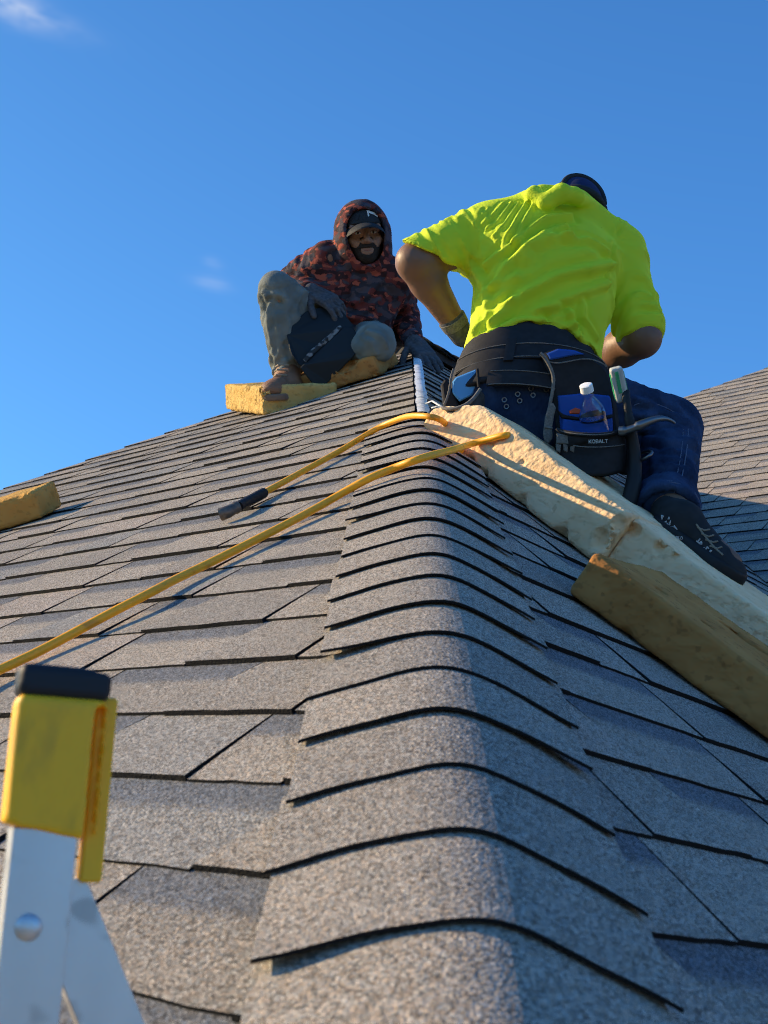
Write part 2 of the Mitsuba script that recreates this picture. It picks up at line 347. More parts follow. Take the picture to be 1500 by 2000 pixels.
def deck(pts, n, off): 
    pg = np.array(pts) - n * off; m = len(pg); b = pg - n * .05
    c0, c1 = pg.mean(0), b.mean(0); j = np.arange(m); j2 = (j + 1) % m
    vv = np.vstack([pg, b, c0, c1])
    return trimesh.Trimesh(vv, np.vstack([np.c_[j, j2, np.full(m, 2 * m)], np.c_[m + j2, m + j, np.full(m, 2 * m + 1)], np.c_[j, m + j, j2], np.c_[j2, m + j, m + j2]]), process=False)
backn = V(-NR[0], -NR[1], NR[2]); wb = unit(np.cross(V(1, 0, TAN / S2), V(-1, -1, -TAN * S2)))
wb = wb if wb[2] > 0 else -wb
hipb = V(.3, 8.65, WZ(.3, 8.65)); hipt = V(4.5, 8.65, WZ(4.5, 8.65)); ridger = V(9.5, 3.65, WZ(9.5, 3.65))
dn = lambda p, dx, dy, L: p + V(dx * L, dy * L, -TAN * S2 * L)
obj('roof_deck', cat([deck([K, APEX, eaveL], NL, .014), deck([K, KV, J, APEX], NR, .014), deck(wing, NL, .006),
    deck([APEX, J, V(-3.59, 6.37, zl(0, 0) - .116), eaveL], backn, .02),
    deck([hipb, hipt, dn(hipt, -1, 1, 3), dn(hipb, -1, 1, 1)], V(-NL[0] * -1, .422, .802) * V(-1, 1, 1), .03), deck([hipt, ridger, dn(ridger, 1, 1, 3), dn(hipt, 1, 1, 3)], V(.422, .422, .802), .03)]), 'felt', house)

def shingles(o, E, U, N, face, o_row, jr, seed):
    """the shingles of one slope: courses cut into tabs, raised and recessed in turn, clipped to the face; returns (px area, mesh, uv) of each"""
    r = random.Random(seed); F = Polygon(face); out = []
    lo, hi = F.bounds[0], F.bounds[2]
    for j in jr:
        u0 = o_row + EXPO * j; e = lo - r.random() * .4; rec = r.random() < .5; wob = r.random() * 9
        while e < hi:
            w = r.uniform(.15, .36) if not rec else r.uniform(.13, .34); tp = .012 if not rec else -.012
            ext = .012
            g_ = .0019; quad = Polygon([(e - tp + g_, u0), (e + w + tp - g_, u0), (e + w - tp - g_, u0 + EXPO + ext), (e + tp + g_, u0 + EXPO + ext)])
            e0 = e; e += w; isrec, rec = rec, not rec
            g = quad.intersection(F)
            if g.is_empty or g.geom_type != 'Polygon' or g.area < 4e-4: continue
            c = np.array(g.exterior.coords)[:-1]
            if not Polygon(c).exterior.is_ccw: c = c[::-1]
            ring = []
            for a, b in zip(c, np.roll(c, -1, 0)):
                m = 6 if (abs(a[1] - u0) < 1e-6 and abs(b[1] - u0) < 1e-6) else 1
                for i in range(m): ring.append(a + (b - a) * i / m)
            ring = np.array(ring); low = np.abs(ring[:, 1] - u0) < 1e-6
            ring[low, 1] += np.array([.0025 * math.sin(x * 5 + wob) + r.uniform(-.0014, .0014) for x in ring[low, 0]]) + r.uniform(-.0015, .0015)
            tk = (.0036 if isrec else .0064) + r.uniform(-.0006, .0012); base = .0012 + r.uniform(-.0004, .0006)
            v = np.clip((ring[:, 1] - u0) / EXPO, 0, 1.1); k = base + tk * (1 - v) - .006
            top = o + ring[:, :1] * E + ring[:, 1:] * U + k[:, None] * N; n = len(top)
            cen = top.mean(0); bot = o + ring[:, :1] * E + ring[:, 1:] * U - .009 * N
            tone = r.random() * .98 + (1 if isrec else 0)
            vv = np.vstack([top, cen, top, bot]); uvs = np.vstack([np.c_[np.full(n, tone), v], [[tone, v.mean()]], np.tile([[tone, -1]], (2 * n, 1))])
            i = np.arange(n); i2 = (i + 1) % n
            f = np.vstack([np.c_[i, i2, np.full(n, n)], np.c_[n + 1 + i, 2 * n + 1 + i, n + 1 + i2], np.c_[n + 1 + i2, 2 * n + 1 + i, 2 * n + 1 + i2]])
            q = top - CAM; z = q @ FWD; area = 0
            if z.min() > .1:
                X = np.c_[750 + FPX * (q @ RIGHT) / z, 1000 - FPX * (q @ UP) / z]
                pg = Polygon(X).buffer(0).intersection(Polygon([(0, 0), (1500, 0), (1500, 2000), (0, 2000)])); area = pg.area
            out.append((area, vv, f, uvs))
    return out
hipe = lambda u, d: .8027 * u + d
eL_ = np.array(eu(EL, UL, [K, APEX, eaveL])); eR_ = np.array(eu(ER, UR, [K, KV, J, APEX])); eW_ = np.array(eu(EL, UL, wing, V(1.5, 1.5, 0)))
faceL = [(eL_[0][0] + .028, eL_[0][1]), (eL_[1][0] + .020, eL_[1][1] - .012), (eL_[1][0] + .06, eL_[1][1] + .01), tuple(eL_[2] + [.05, .02])]
faceR = [(eR_[0][0] + .028, eR_[0][1]), tuple(eR_[1] - [.02, 0]), tuple(eR_[2] - [.02, 0]), (eR_[3][0] + .020, eR_[3][1])]
pieces = shingles(np.zeros(3), EL, UL, NL, faceL, .2462, range(-4, 34), 11) + shingles(np.zeros(3), ER, UR, NR, faceR, .3803, range(-5, 34), 12)
pieces += shingles(V(1.5, 1.5, 0), EL, UL, NL, [tuple(x) for x in eW_[:3]] + [tuple(eW_[3] + [.05, .03]), tuple(eW_[4] + [.05, .03])] + [tuple(x) for x in eW_[5:]], .031, range(-40, 60), 13)
pieces.sort(key=lambda t: -t[0])
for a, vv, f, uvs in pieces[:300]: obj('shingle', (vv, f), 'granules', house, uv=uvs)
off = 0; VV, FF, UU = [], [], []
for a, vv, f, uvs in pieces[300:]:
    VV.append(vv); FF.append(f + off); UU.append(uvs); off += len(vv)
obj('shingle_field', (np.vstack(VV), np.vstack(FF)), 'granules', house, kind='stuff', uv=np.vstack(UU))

def cap_piece(o, D, X, Z, slope, s0, s1, w, r, base, tk, lift, seed, wl=None, wr=None, tone=.5, rise=.012):
    """one cap shingle bent over a hip or ridge: D along it, X across, Z up"""
    rr = random.Random(seed); na, nl = 30, 4
    wl, wr = wl or w, wr or w
    a = np.linspace(-wl, wr, na); jl, jr = lift
    top, uv = [], []
    sk = rr.uniform(-.006, .006)
    for i in range(nl + 1):
        t = i / nl
        z = -slope * (np.sqrt(a * a + r * r)) + base + rise * (1 - t)
        z = z + (1 - t) ** 1.5 * (jl * np.clip(-a / wl - .25, 0, 1) ** 1.5 + jr * np.clip(a / wr - .25, 0, 1) ** 1.5)
        s = s0 + (s1 - s0) * t + sk * a / w * (1 - t) + (.0016 * np.sin(a * 60 + seed) if i == 0 else 0)
        top.append(o + np.outer(s, D) + np.outer(a, X) * .93 + np.outer(z, Z)); uv.append(np.c_[np.full(na, tone), np.full(na, t * .5)])
    top = np.array(top); n = na * (nl + 1); I = np.arange(n).reshape(nl + 1, na)
    bot = top - Z * tk
    q = lambda A, B, C, D_: np.vstack([np.c_[A, B, C], np.c_[A, C, D_]])
    f = [q(I[:-1, :-1].ravel(), I[:-1, 1:].ravel(), I[1:, 1:].ravel(), I[1:, :-1].ravel())]
    verts = [top.reshape(-1, 3)]; uvs = [np.vstack(uv)]; k = n
    for e0, e1 in ((top[0], bot[0]), (top[:, 0][::-1], bot[:, 0][::-1]), (top[:, -1], bot[:, -1])):
        m = len(e0); verts += [e0, e1]; uvs.append(np.tile([[tone, -1]], (2 * m, 1))); j = np.arange(m - 1)
        f.append(q(k + m + j, k + m + j + 1, k + j + 1, k + j)); k += 2 * m
    return np.vstack(verts), np.vstack(f), np.vstack(uvs)
XH, ZH = V(1, 0, 0), np.cross(V(1, 0, 0), HIP)
rc = random.Random(5); lifts = {0: (.012, .004), 2: (.006, .004), 5: (.016, .004), 11: (.010, .003), 15: (.010, .002), 16: (.006, .0)}
for n in range(-4, 21):
    s0 = .2814 + .1268 * n + rc.uniform(-.003, .003)
    L = lifts.get(n, (rc.uniform(0, .004), rc.uniform(0, .006)))
    if n in (3, 9): L = (.002, .012)
    v, f, uvs = cap_piece(np.zeros(3), HIP, XH, ZH, .466, s0, s0 + (.150 if n < 20 else .17), .15, .044, .0195 + rc.uniform(-.001, .001), .0034, L, n, .150 + rc.uniform(-.004, .004), .142 + rc.uniform(-.006, .004), tone=rc.uniform(.2, .8), rise=.0068)
    obj('hip_cap', (v, f), 'granules', house, uv=uvs, smooth=False)
# the hip above the last cap: a bare pale strip between the ragged shingle ends
vs, r2 = [], random.Random(3)
st = np.linspace(2.96, 5.40, 90); rows = []
for i, s in enumerate(st):
    nz = lambda q: float(meshkit.fbm(V(s * q, q, .5), 3, 4)); w = .010 + .013 * nz(14); w2 = .010 + .012 * nz(17)
    a = np.linspace(-w, w2, 7); rows.append(np.outer(np.full(7, s), HIP) + np.outer(a, XH) + np.outer(-.40 * np.sqrt(a * a + .012 ** 2) + .012 + .0015 * nz(9), ZH))
rows = np.array(rows); I = np.arange(rows.shape[0] * 7).reshape(-1, 7)
F = np.vstack([np.c_[I[:-1, :-1].ravel(), I[:-1, 1:].ravel(), I[1:, 1:].ravel()], np.c_[I[:-1, :-1].ravel(), I[1:, 1:].ravel(), I[1:, :-1].ravel()]])
obj('hip_flashing', (rows.reshape(-1, 3), F), 'flashing', house, smooth=True, label='torn white strip along the bare hip')
shr = []
for k in range(2):
    s = r2.uniform(3.0, 3.4); p0 = HIP * s + XH * r2.uniform(-.02, .03) + ZH * .015
    shr.append(tube([p0, p0 + XH * r2.uniform(.0, .04) + HIP * r2.uniform(-.08, .0) + ZH * .012, p0 + XH * r2.uniform(.02, .07) + HIP * r2.uniform(-.16, -.03) + ZH * .006], .0025, 5))
obj('torn_fibre', cat(shr), 'flashing', house, kind='stuff')
XR, DR = V(1, -1, 0) / S2, V(1, 1, 0) / S2
for n in range(8):
    v, f, uvs = cap_piece(APEX, DR, XR, V(0, 0, 1), TAN, -.06 + .127 * n, .12 + .127 * n, .15, .075, .085, .006, (.01, .0), 50 + n, tone=.2, rise=.022)
    obj('ridge_cap', (v, f), 'granules', house, uv=uvs)
v, f, uvs = cap_piece(APEX, DR, XR, V(0, 0, 1), TAN, -.035, 2.1, .13, .07, .072, .030, (0, 0), 77, tone=.2, rise=0)
obj('ridge_vent', (v, f), 'asphalt', house)
LHD = unit(V(-1, 0, -TAN / S2)); XLH = V(0, -1, 0)
foot = unary_union([Polygon([(0, -.22), (-5.08, 4.87), (.58, 10.5), (5.66, 5.44)]), Polygon([(1.5, 1.28), (4.3, -1.52), (11, 5.2), (5, 11), (-1, 7)])]).buffer(-.45)
wm = trimesh.creation.extrude_polygon(foot, 3.0, engine='earcut'); wm.apply_translation([0, 0, -3.2]); obj('wall', wm, 'siding', house)
for a, b in ((K, eaveL), (K, KV)):
    d = unit(b - a); o = unit(np.cross(d, V(0, 0, 1))); o = o if o[1] < 0 else -o
    obj('fascia', box(a - V(0, 0, .20), b - a, o * .02, V(0, 0, .17)), 'siding', house)
g = 500; obj('ground', (V(-g, -g, -3.2, g, -g, -3.2, g, g, -3.2, -g, g, -3.2).reshape(4, 3), [[0, 1, 2], [0, 2, 3]]), 'lawn', kind='structure')

# ------------------------------------------------------------------ foam pads
def pad(key_args, frame, o, ax, half, mat, bite=(), h=.008, amp=.006, size=.05, seed=0, extra=None):
    """a foam block lying on a slope: o in slope coordinates, ax its long direction there"""
    f = frame; a = unit(np.r_[ax, 0]); b = V(-a[1], a[0], 0)
    c = f(*o); A = unit(f(*(np.array(o) + a)) - c); B = unit(f(*(np.array(o) + b)) - c); N = np.cross(A, B); N = N if N[2] > 0 else -N
    M = np.stack([A, B, N]); ctr = c + A * half[0] + B * half[1] + N * (half[2] + .004)
    g0 = rbox(ctr, M, half, .007)
    bites = [(c + A * x + B * y + N * z, r) for x, y, z, r in bite]
    def g(p):
        q = p.astype(np.float64)
        d = g0(p) + amp * (meshkit.fbm(q / size, 3, seed) - .5) * 2
        for bp, r in bites: d = np.maximum(d, (r * (.7 + .6 * meshkit.noise(q / .025, seed + 5)) - np.linalg.norm(q - bp, axis=1)))
        if extra is not None: d = np.maximum(d, extra(((p - c) @ A), ((p - c) @ B), ((p - c) @ N)))
        return d
    R = sum(np.abs(M[i]) * half[i] for i in range(3)) + .03
    m = nets(g, ctr - R, ctr + R, h, relax=1)
    t = thing(*key_args); scene[t] = mikit.ply(m, mat, smooth=40)
    return t
slope_end = lambda x, y, z: np.maximum(x + .35 * y - .664, z - (.050 + .080 * np.clip((x - .0) / .14, 0, 1) ** .8))
pad(('foam_slab', 'pale sunlit foam slab with a red paint mark, wedged in front of the belt pouches', 'foam slab'), RP, (1.655, 2.085, 0), (0, -1), (.328, .245, .062), 'foam_pale', h=.0070, seed=2, size=.11, amp=.0035,
    bite=[(.06, .0, .10, .016), (.13, .0, .135, .014), (.30, .0, .138, .018), (.35, -.004, .137, .016), (.44, 0, .138, .020), (.54, .0, .137, .018), (.20, .0, .0, .02), (.26, 0, 0, .014), (.40, 0, 0, .022), (.54, .0, .0, .026), (.64, .0, .05, .020), (.655, .0, .10, .016), (.23, 0, .07, .010), (.34, 0, .08, .009)],
    extra=slope_end)
pad(('foam_cushion', 'pale foam cushion with smooth top under the black shoe', 'foam cushion'), RP, (1.651, 1.605, 0), (.22, -.975), (.485, .22, .061), 'foam_pale', h=.0085, seed=3, size=.16, amp=.006, bite=[(.19, .0, .10, .016), (.26, .0, .10, .012), (.38, 0, .06, .010)], extra=lambda x, y, z: np.maximum(z - (.127 - .010 * np.clip((x - .14) / .14, 0, 1)) + .12 * np.clip(x - .59, 0, 1), .178 - .35 * y - x))
pad(('foam_block', 'brown foam block with a pitted top, lowest on the right slope', 'foam block'), RP, (1.212, 1.103, 0), (.315, -.949), (.45, .187, .040), 'foam_brown', h=.0065, seed=4, amp=.0028,
    bite=[(.20, .25, .081, .022), (.23, .245, .081, .024), (.26, .25, .081, .020), (.33, .245, .081, .018), (.39, .24, .081, .022), (.44, .235, .081, .018), (.1, .1, .084, .012), (.2, .08, .084, .012), (.12, 0, .0, .018), (.55, .2, .081, .03)])
pad(('foam_block', 'yellow foam block on the left slope at the left edge of the photo', 'foam block'), LP, tuple(np.array([slope_hit(84, 1014, NL) @ EL, slope_hit(84, 1014, NL) @ UL, 0])), (.80, -.42), (.30, .075, .043), 'foam_tan', h=.008, seed=6, amp=.004, bite=[(.05, .0, .09, .012), (.2, .0, .05, .012), (.14, 0, .0, .012)])
c0 = slope_hit(514, 813, NL); Ap = unit(at(424, 800, 5.72) - c0); Np = NL * .5 + V(0, 0, .5); Bp = np.cross(Ap, Np); Bp = unit(Bp if Bp[0] > 0 else -Bp)
fr = lambda e, u, k=0.: c0 + Ap * e + Bp * u + unit(np.cross(Ap, Bp) * np.sign(np.cross(Ap, Bp)[2])) * k
pad(('foam_pad', 'torn golden sunlit foam pad behind the boot of the hooded worker', 'foam pad'), fr, (0, 0, 0), (1, 0), (.305, .15, .055), 'foam_gold', h=.009, seed=8, amp=.008, bite=[(.02, .02, .10, .02), (.1, .0, .05, .014), (.3, .03, .1, .012), (.2, 0, .1, .012), (.15, .1, .1, .02)])
pad(('foam_pad', 'torn brown foam pad under the folded knee of the hooded worker', 'foam pad'), LP, (2.99, 3.49, 0), (.93, -.37), (.20, .13, .042), 'foam_brown', h=.009, seed=9, amp=.012, size=.08, bite=[(.12, .0, .10, .05), (.20, .02, .11, .04), (.02, .06, .10, .02)])

# ------------------------------------------------------------------ air hose
h1 = thing('air_hose', 'short orange hose end with a black sleeve and metal coupling', 'hose')
p = [roof_hit(x, y, k) for x, y, k in ((512, 964, .016), (560, 938, .014), (620, 905, .014), (680, 871, .014), (735, 838, .024), (775, 820, .036), (815, 812, .044), (850, 816, .046), (872, 830, .04), (885, 846, .03), (900, 880, .02))]
obj('tube', tube(spline(p, 70), .0074, 12), 'hose', h1, smooth=50)
p = [roof_hit(x, y, k) for x, y, k in ((516, 962, .016), (500, 971, .017), (485, 979, .019), (465, 990, .022))]
sp = spline(p, 22); obj('sleeve', tube(sp, .0105 + .0014 * (np.arange(22) % 2), 12), 'black_rubber', h1, smooth=30)
p = [roof_hit(x, y, .022) for x, y in ((467, 989), (458, 993), (446, 999), (430, 1005))]
cp = obj('coupling', tube(spline(p, 12), np.r_[.0125, .0125, .0135, .0135, .0115, .0125, .0125, .0135, .0135, .0135, .0140, .0140], 14), 'brass_dull', h1, smooth=30)
d = unit(p[-1] - p[-2]); obj('bore', tube([p[-1] - d * .001, p[-1] + d * .0015], .008, 12), 'black_rubber', cp)
h2 = thing('air_hose', 'long orange hose running up from the left edge over the hip to the pale slab', 'hose')
p = [roof_hit(x, y, k) for x, y, k in ((-60, 1340, .02), (0, 1308, .016), (70, 1275, .014), (150, 1233, .016), (215, 1198, .02), (285, 1162, .022), (340, 1133, .018), (400, 1104, .014), (500, 1054, .014), (600, 1002, .014), (660, 968, .018), (720, 935, .03), (770, 914, .032))] + [at(808, 900, 2.465), at(844, 889, 2.50), at(868, 883, 2.62), at(895, 875.5, 2.80)]
def slab_hit(x, y, off): d = ray(x, y); return CAM + d * ((1.655 - off - CAM @ ER) / (d @ ER))
p += [slab_hit(925, 866, .014), slab_hit(965, 855, .008), slab_hit(988, 850, .004), slab_hit(999, 851, -.012), slab_hit(1005, 857, -.05)]
obj('tube', tube(spline(p, 150), .0076, 12), 'hose', h2, smooth=50)

# ------------------------------------------------------------------ ladder
lad = thing('ladder', 'blurred aluminium ladder with a yellow and black end cap at lower left', 'ladder')
_ph = math.radians(21); _h = V(math.cos(_ph), math.sin(_ph), 0); wN = V(math.sin(_ph), -math.cos(_ph), 0); lu = unit(V(0, 0, 1) - _h * .085); wA = unit(_h + V(0, 0, .085))
O = at(150, 1622, .73)                                           # top right corner of the rail's web
W = .034; FL = .022
def rail(o, up, L, w, fl, t=.0035):
    return cat([box(o - wA * w, wA * w, -wN * t, -up * L), box(o - wA * w - wA * .0005, wA * t, -wN * fl, -up * L), box(o - wA * t + wA * .0005, wA * t, -wN * fl, -up * L)])
rl = obj('rail', rail(O, lu, 3.2, W, FL), 'aluminium', lad)
obj('rail', rail(O - wN * .42, lu, 3.2, W, FL), 'aluminium', lad)
c0 = O - lu * .052 - wA * W * .62
rv = trimesh.creation.icosphere(2, .0075); rv.apply_scale([1, 1, 1]); rv.vertices = rv.vertices * [1, 1, 1]; rv.vertices -= np.outer(rv.vertices @ wN, wN) * .55; rv.apply_translation(c0)
obj('rivet', rv, 'aluminium', rl, smooth=True)
for k in range(1, 9):
    q = O - lu * (.30 * k) - wA * W * .5; obj('rung', tube([q - wN * .004, q - wN * .416], .014, 14), 'aluminium', lad, smooth=40)
T = lu; cw, ct = .052, .026
o2 = O + wA * .0120 + wN * .003
def cap_block(z0, z1, grow=0., r=.006):
    c = o2 - wA * (cw / 2) - wN * (ct / 2) + T * (z0 + z1) / 2; M = np.stack([wA, wN, T])
    return c, M, np.array([cw / 2 + grow, ct / 2 + grow, (z1 - z0) / 2])
c, M, hf = cap_block(-.006, .074); g = rbox(c, M, hf, .006)
slot = rbox(o2 - wA * .005 - wN * .010 + T * .014, np.stack([wA, wN, T]), V(.0035, .03, .055), .002)
bot = plane(o2 - wA * cw * .5 - T * .002, -T + wA * -.17)
R = sum(np.abs(M[i]) * hf[i] for i in range(3)) + .01
obj('end_cap', nets(minus(cut(g, bot), slot), c - R, c + R, .002), 'ladder_yellow', lad, smooth=40)
cs = o2 + wA * .004 - wN * .012; obj('end_cap_flange', box(cs - T * .028 - wA * .010, wA * .0125, -wN * .012, T * .104), 'ladder_yellow', lad)
c, M, hf = cap_block(.072, .091, .0002); R = sum(np.abs(M[i]) * hf[i] for i in range(3)) + .01
tilt = plane(c + T * hf[2] * .55 + wA * .0, T + wA * .22)
obj('rubber_tip', nets(cut(rbox(c, M, hf, .0055), grow(tilt, .006)), c - R, c + R, .002), 'ladder_black', lad, smooth=40)
rearu = unit(lu - wA * .52)
obj('rear_rail', rail(O + wA * .010 - wN * .014 - T * .026, rearu, .45, .036, .02), 'aluminium', lad)
#PEOPLE#
# ------------------------------------------------------------------ people
def hand(w, d, back, side, curls, s=1.0, spread=.06, thumb=(.7, .35), r=.0092):
    """wrist point, direction of the palm, back of the hand, side the thumb is on; one curl (radians a joint) per finger"""
    d = unit(d); back = unit(back - d * (back @ d)); side = unit(side - d * (side @ d) - back * (side @ back)); out = []
    P = w + d * .012 * s
    out.append(rbox(w + d * .050 * s, np.stack([d, side, back]), V(.052, .040, .014) * s, .012 * s))
    out.append(capsule(w - d * .01, w + d * .03 * s, .024 * s, .025 * s))
    lens = ((.040, .025, .020), (.045, .029, .021), (.042, .027, .021), (.033, .020, .018)); offs = (.030, .010, -.010, -.029)
    for L, o, c, k in zip(lens, offs, curls, range(4)):
        p = w + d * (.094 - .004 * abs(k - 1)) * s + side * o * s; a = c * .7; sp = spread * (1.5 - k)
        for j, l in enumerate(L):
            v = unit(d * math.cos(a) - back * math.sin(a) + side * sp); q = p + v * l * s
            out.append(capsule(p, q, (r - j * .0008) * s, (r - j * .0008 - .0006) * s)); p = q; a += c
    p = w + d * .022 * s + side * .030 * s; v = unit(side * thumb[0] + d * .75 - back * thumb[1])
    for j, l in enumerate((.036, .030, .024)):
        q = p + v * l * s; out.append(capsule(p, q, (.0115 - .001 * j) * s, (.0108 - .001 * j) * s)); p = q; v = unit(v + d * .25 - back * .15)
    return out
def bounds(pts, pad): p = np.array(pts); return p.min(0) - pad, p.max(0) + pad
def arm(S, E, W, r): return [capsule(S, E, r[0], r[1]), capsule(E, E + (W - E) * .35, r[1] * .98, r[2]), capsule(E + (W - E) * .35, W, r[2], r[3])]

# the worker in yellow, seen from behind
f1 = thing('person', 'person in neon yellow shirt seen from behind, sitting on the pale cushion', 'person')
pel, nck = at(1031, 745, 3.28), at(1086, 405, 3.53)
shL, shR = at(955, 456, 3.46), at(1206, 492, 3.54)
Zt = unit(nck - pel); Xt = shR - shL; Xt = unit(Xt - Zt * (Xt @ Zt)); Yt = np.cross(Zt, Xt)
def tor(g): return [(-.16, 0, .02, .168 + g, .130 + g), (-.05, 0, .01, .176 + g, .128 + g), (.02, 0, 0, .172 + g, .120 + g), (.12, .002, -.005, .164 + g, .112 + g), (.22, -.004, -.016, .170 + g, .120 + g), (.33, -.012, -.022, .178 + g, .126 + g), (.41, .0, -.012, .178 + g, .112 + g), (.455, .004, -.006, .155 + g, .098 + g), (.49, .004, .0, .118 + g, .082 + g), (.53, .004, .01, .070 + g, .062 + g)]
elL, wrL = at(812, 512, 3.37), at(893, 640, 3.46)
elR, wrR = at(1252, 660, 3.44), at(1150, 716, 3.64)
hdL = hand(wrL, at(930, 690, 3.62) - wrL, -FWD - RIGHT, -FWD + RIGHT, (.5, .55, .6, .65))
hdR = hand(wrR, at(1100, 740, 3.72) - wrR, -FWD + UP * .5, -RIGHT + UP, (.5, .55, .6, .65))
head = at(1121, 424, 3.62); Zh = unit(UP * .75 + FWD * .66 + RIGHT * .12); Xh = unit(RIGHT - Zh * (RIGHT @ Zh)); Yh = np.cross(Zh, Xh); Mh = np.stack([Xh, Yh, Zh])
hipL, hipR = at(968, 782, 3.32), at(1098, 792, 3.27)
knL, anL = at(925, 815, 3.66), at(985, 850, 3.86)
knR, anR = at(1308, 838, 3.40), at(1303, 990, 3.02)
heel, toe = RP(1.930, 1.555, .114), RP(1.968, 1.320, .112)
fl = unit(toe - heel)
legs = lambda g: [capsule(hipR, knR, .100 + g, .066 + g), capsule(knR, anR, .064 + g, .048 + g), capsule(hipL, knL, .100 + g, .066 + g), capsule(knL, anL, .062 + g, .046 + g)]
neckc = capsule(at(1090, 425, 3.54), head - Zh * .05, .056, .055)
facef = [ellipsoid(head, Mh, (.073, .094, .088)), ellipsoid(head + Yh * .045 - Zh * .05, Mh, (.055, .055, .062)), capsule(head + Yh * .095 - Zh * .015, head + Yh * .108 - Zh * .035, .011, .014), ellipsoid(head + Xh * .073 - Zh * .02, Mh, (.012, .022, .032)), ellipsoid(head - Xh * .073 - Zh * .02, Mh, (.012, .022, .032)), capsule(head + Yh * .085 - Zh * .075 - Xh * .02, head + Yh * .085 - Zh * .075 + Xh * .02, .010)]
foot = [capsule(anR, heel + NR * .05 + fl * .05, .042, .036), capsule(heel + NR * .04 + fl * .05, toe + NR * .03 - fl * .04, .034, .026)]
body = smin([loft(pel, Xt, Yt, Zt, tor(-.012))] + [capsule(shL, elL, .060, .050), capsule(elL, elL + (wrL - elL) * .3, .050, .047), capsule(elL + (wrL - elL) * .3, wrL, .047, .030)] + arm(shR, elR, wrR, (.062, .052, .050, .032)) + hdL + hdR + [neckc] + facef + legs(-.012) + foot, .016)
lo, hi = bounds([elL, elR, head, knL, anL, knR, toe, hipL, heel], .14)
m = nets(body, lo, hi, .0075); obj('body', m, 'skin_dark', f1, smooth=True)
# shirt: torso, sleeves pushed up over the elbows, hood lying on the shoulders
def hemz(p):
    x = (p - pelF) @ XtF; return .100 + .088 * x - 1.73 * x * x + .006 * np.sin(x * 60)
pelF, XtF, ZtF = pel, Xt, Zt
hem = lambda p: (hemz(p) - (p - pelF) @ ZtF).astype(np.float32)
slL = cut(smin([capsule(shL, elL, .077, .060), capsule(elL, elL + (wrL - elL) * .14, .061, .060)], .02), plane(at(836, 497, 3.40), (RIGHT * -.42 - UP * .92 + FWD * .1)))
slR = cut(capsule(shR, elR + (elR - shR) * .05, .066, .056), plane(at(1250, 661, 3.44), elR - shR))
hoodb = smin([capsule(at(1020, 392, 3.47), at(1044, 378, 3.405), 0.016, 0.021), capsule(at(1040, 381, 3.390), at(1068, 398, 3.370), 0.021, 0.022), capsule(at(1064, 396, 3.370), at(1098, 377, 3.370), 0.022, 0.025), capsule(at(1094, 378, 3.380), at(1128, 386, 3.390), 0.025, 0.021), capsule(at(1124, 385, 3.390), at(1150, 398, 3.46), 0.021, 0.015), capsule(at(1060, 380, 3.46), at(1120, 384, 3.46), .026, .026)], .005)
trapz = smin([capsule(at(1050, 412, 3.47), shL, .062, .066), capsule(at(1118, 414, 3.50), shR, .062, .066)], .03)
shirt = smin([cut(loft(pel, Xt, Yt, Zt, tor(.006)), hem), slL, slR, trapz], .045); shirt = smin([shirt, hoodb], .009)
lo, hi = bounds([elL, elR, at(1085, 370, 3.5), pel, shL, shR, at(900, 730, 3.3), at(1170, 720, 3.3)], .13)
m = nets(shirt, lo, hi, .0048, relax=2)
B = lambda *q: [at(x, y, 3.36) for x, y in q]
bk = lambda q, a, w: (None, q, a, w)
def on_surf(f, q, d0, d1, off=0.):                              # points brought onto a garment's surface
    out = []
    for x, y in q:
        d = ray(x, y); t = np.linspace(d0, d1, 181); v = f((CAM + d * t[:, None]).astype(np.float32)); i = int(np.argmax(v < off)) if (v < off).any() else 90
        out.append(CAM + d * t[i])
    return out
on_back = lambda q: on_surf(shirt, q, 3.0, 3.7)
FOLDS = [([(1014, 396), (985, 440), (966, 462)], .005, .006), ([(1000, 395), (975, 430), (955, 450)], .005, .006), ([(1027, 397), (1000, 445), (980, 478)], .006, .007), ([(1040, 402), (1016, 445), (1002, 470)], .005, .007), ([(985, 396), (962, 420), (944, 440)], .004, .006),
    ([(1113, 424), (1064, 430), (1010, 468), (950, 520)], .011, .011), ([(1105, 440), (1060, 452), (1004, 500), (960, 560)], .007, .011), ([(1108, 462), (1070, 462), (1030, 482), (1024, 500)], .010, .018),
    ([(1196, 515), (1150, 526), (1090, 540), (1020, 576), (958, 628)], .010, .013), ([(1190, 495), (1150, 470), (1103, 464)], .007, .012), ([(1186, 555), (1130, 575), (1060, 600), (985, 640)], .008, .012),
    ([(925, 650), (955, 612), (1000, 585)], .009, .010), ([(915, 688), (955, 650), (1010, 625), (1060, 622)], .011, .010), ([(912, 708), (965, 668), (1040, 642), (1120, 636)], .010, .009), ([(1000, 640), (1050, 608), (1090, 600)], .008, .009), ([(960, 690), (1030, 662), (1100, 654)], .007, .008),
    ([(1150, 690), (1130, 655), (1115, 610)], .007, .009), ([(1165, 660), (1140, 620), (1140, 590)], .006, .009), ([(930, 590), (960, 560), (1010, 540)], .006, .012), ([(924, 520), (945, 560), (950, 610)], .006, .012)]
FOLDS += [([(946, 408), (930, 450), (922, 500), (918, 528)], -.0035, .005), ([(1216, 430), (1196, 480), (1186, 545)], -.004, .006)]
folds(m, [(on_back(q), a * (1.0 if q[0][0] < 1030 else 1.35), w * .9) for q, a, w in FOLDS])
rings(m, shL, elL, .009, 6.5, 3, .10, .95); rings(m, shR, elR, .009, 5, 4, .05, 1.0); rings(m, shR + (elR - shR) * .5, elR + (elR - shR) *   .05, .007, 4.2, 6, .1, 1.0)
crumple(m, .0014, .16, 5, (1, 1, 1))
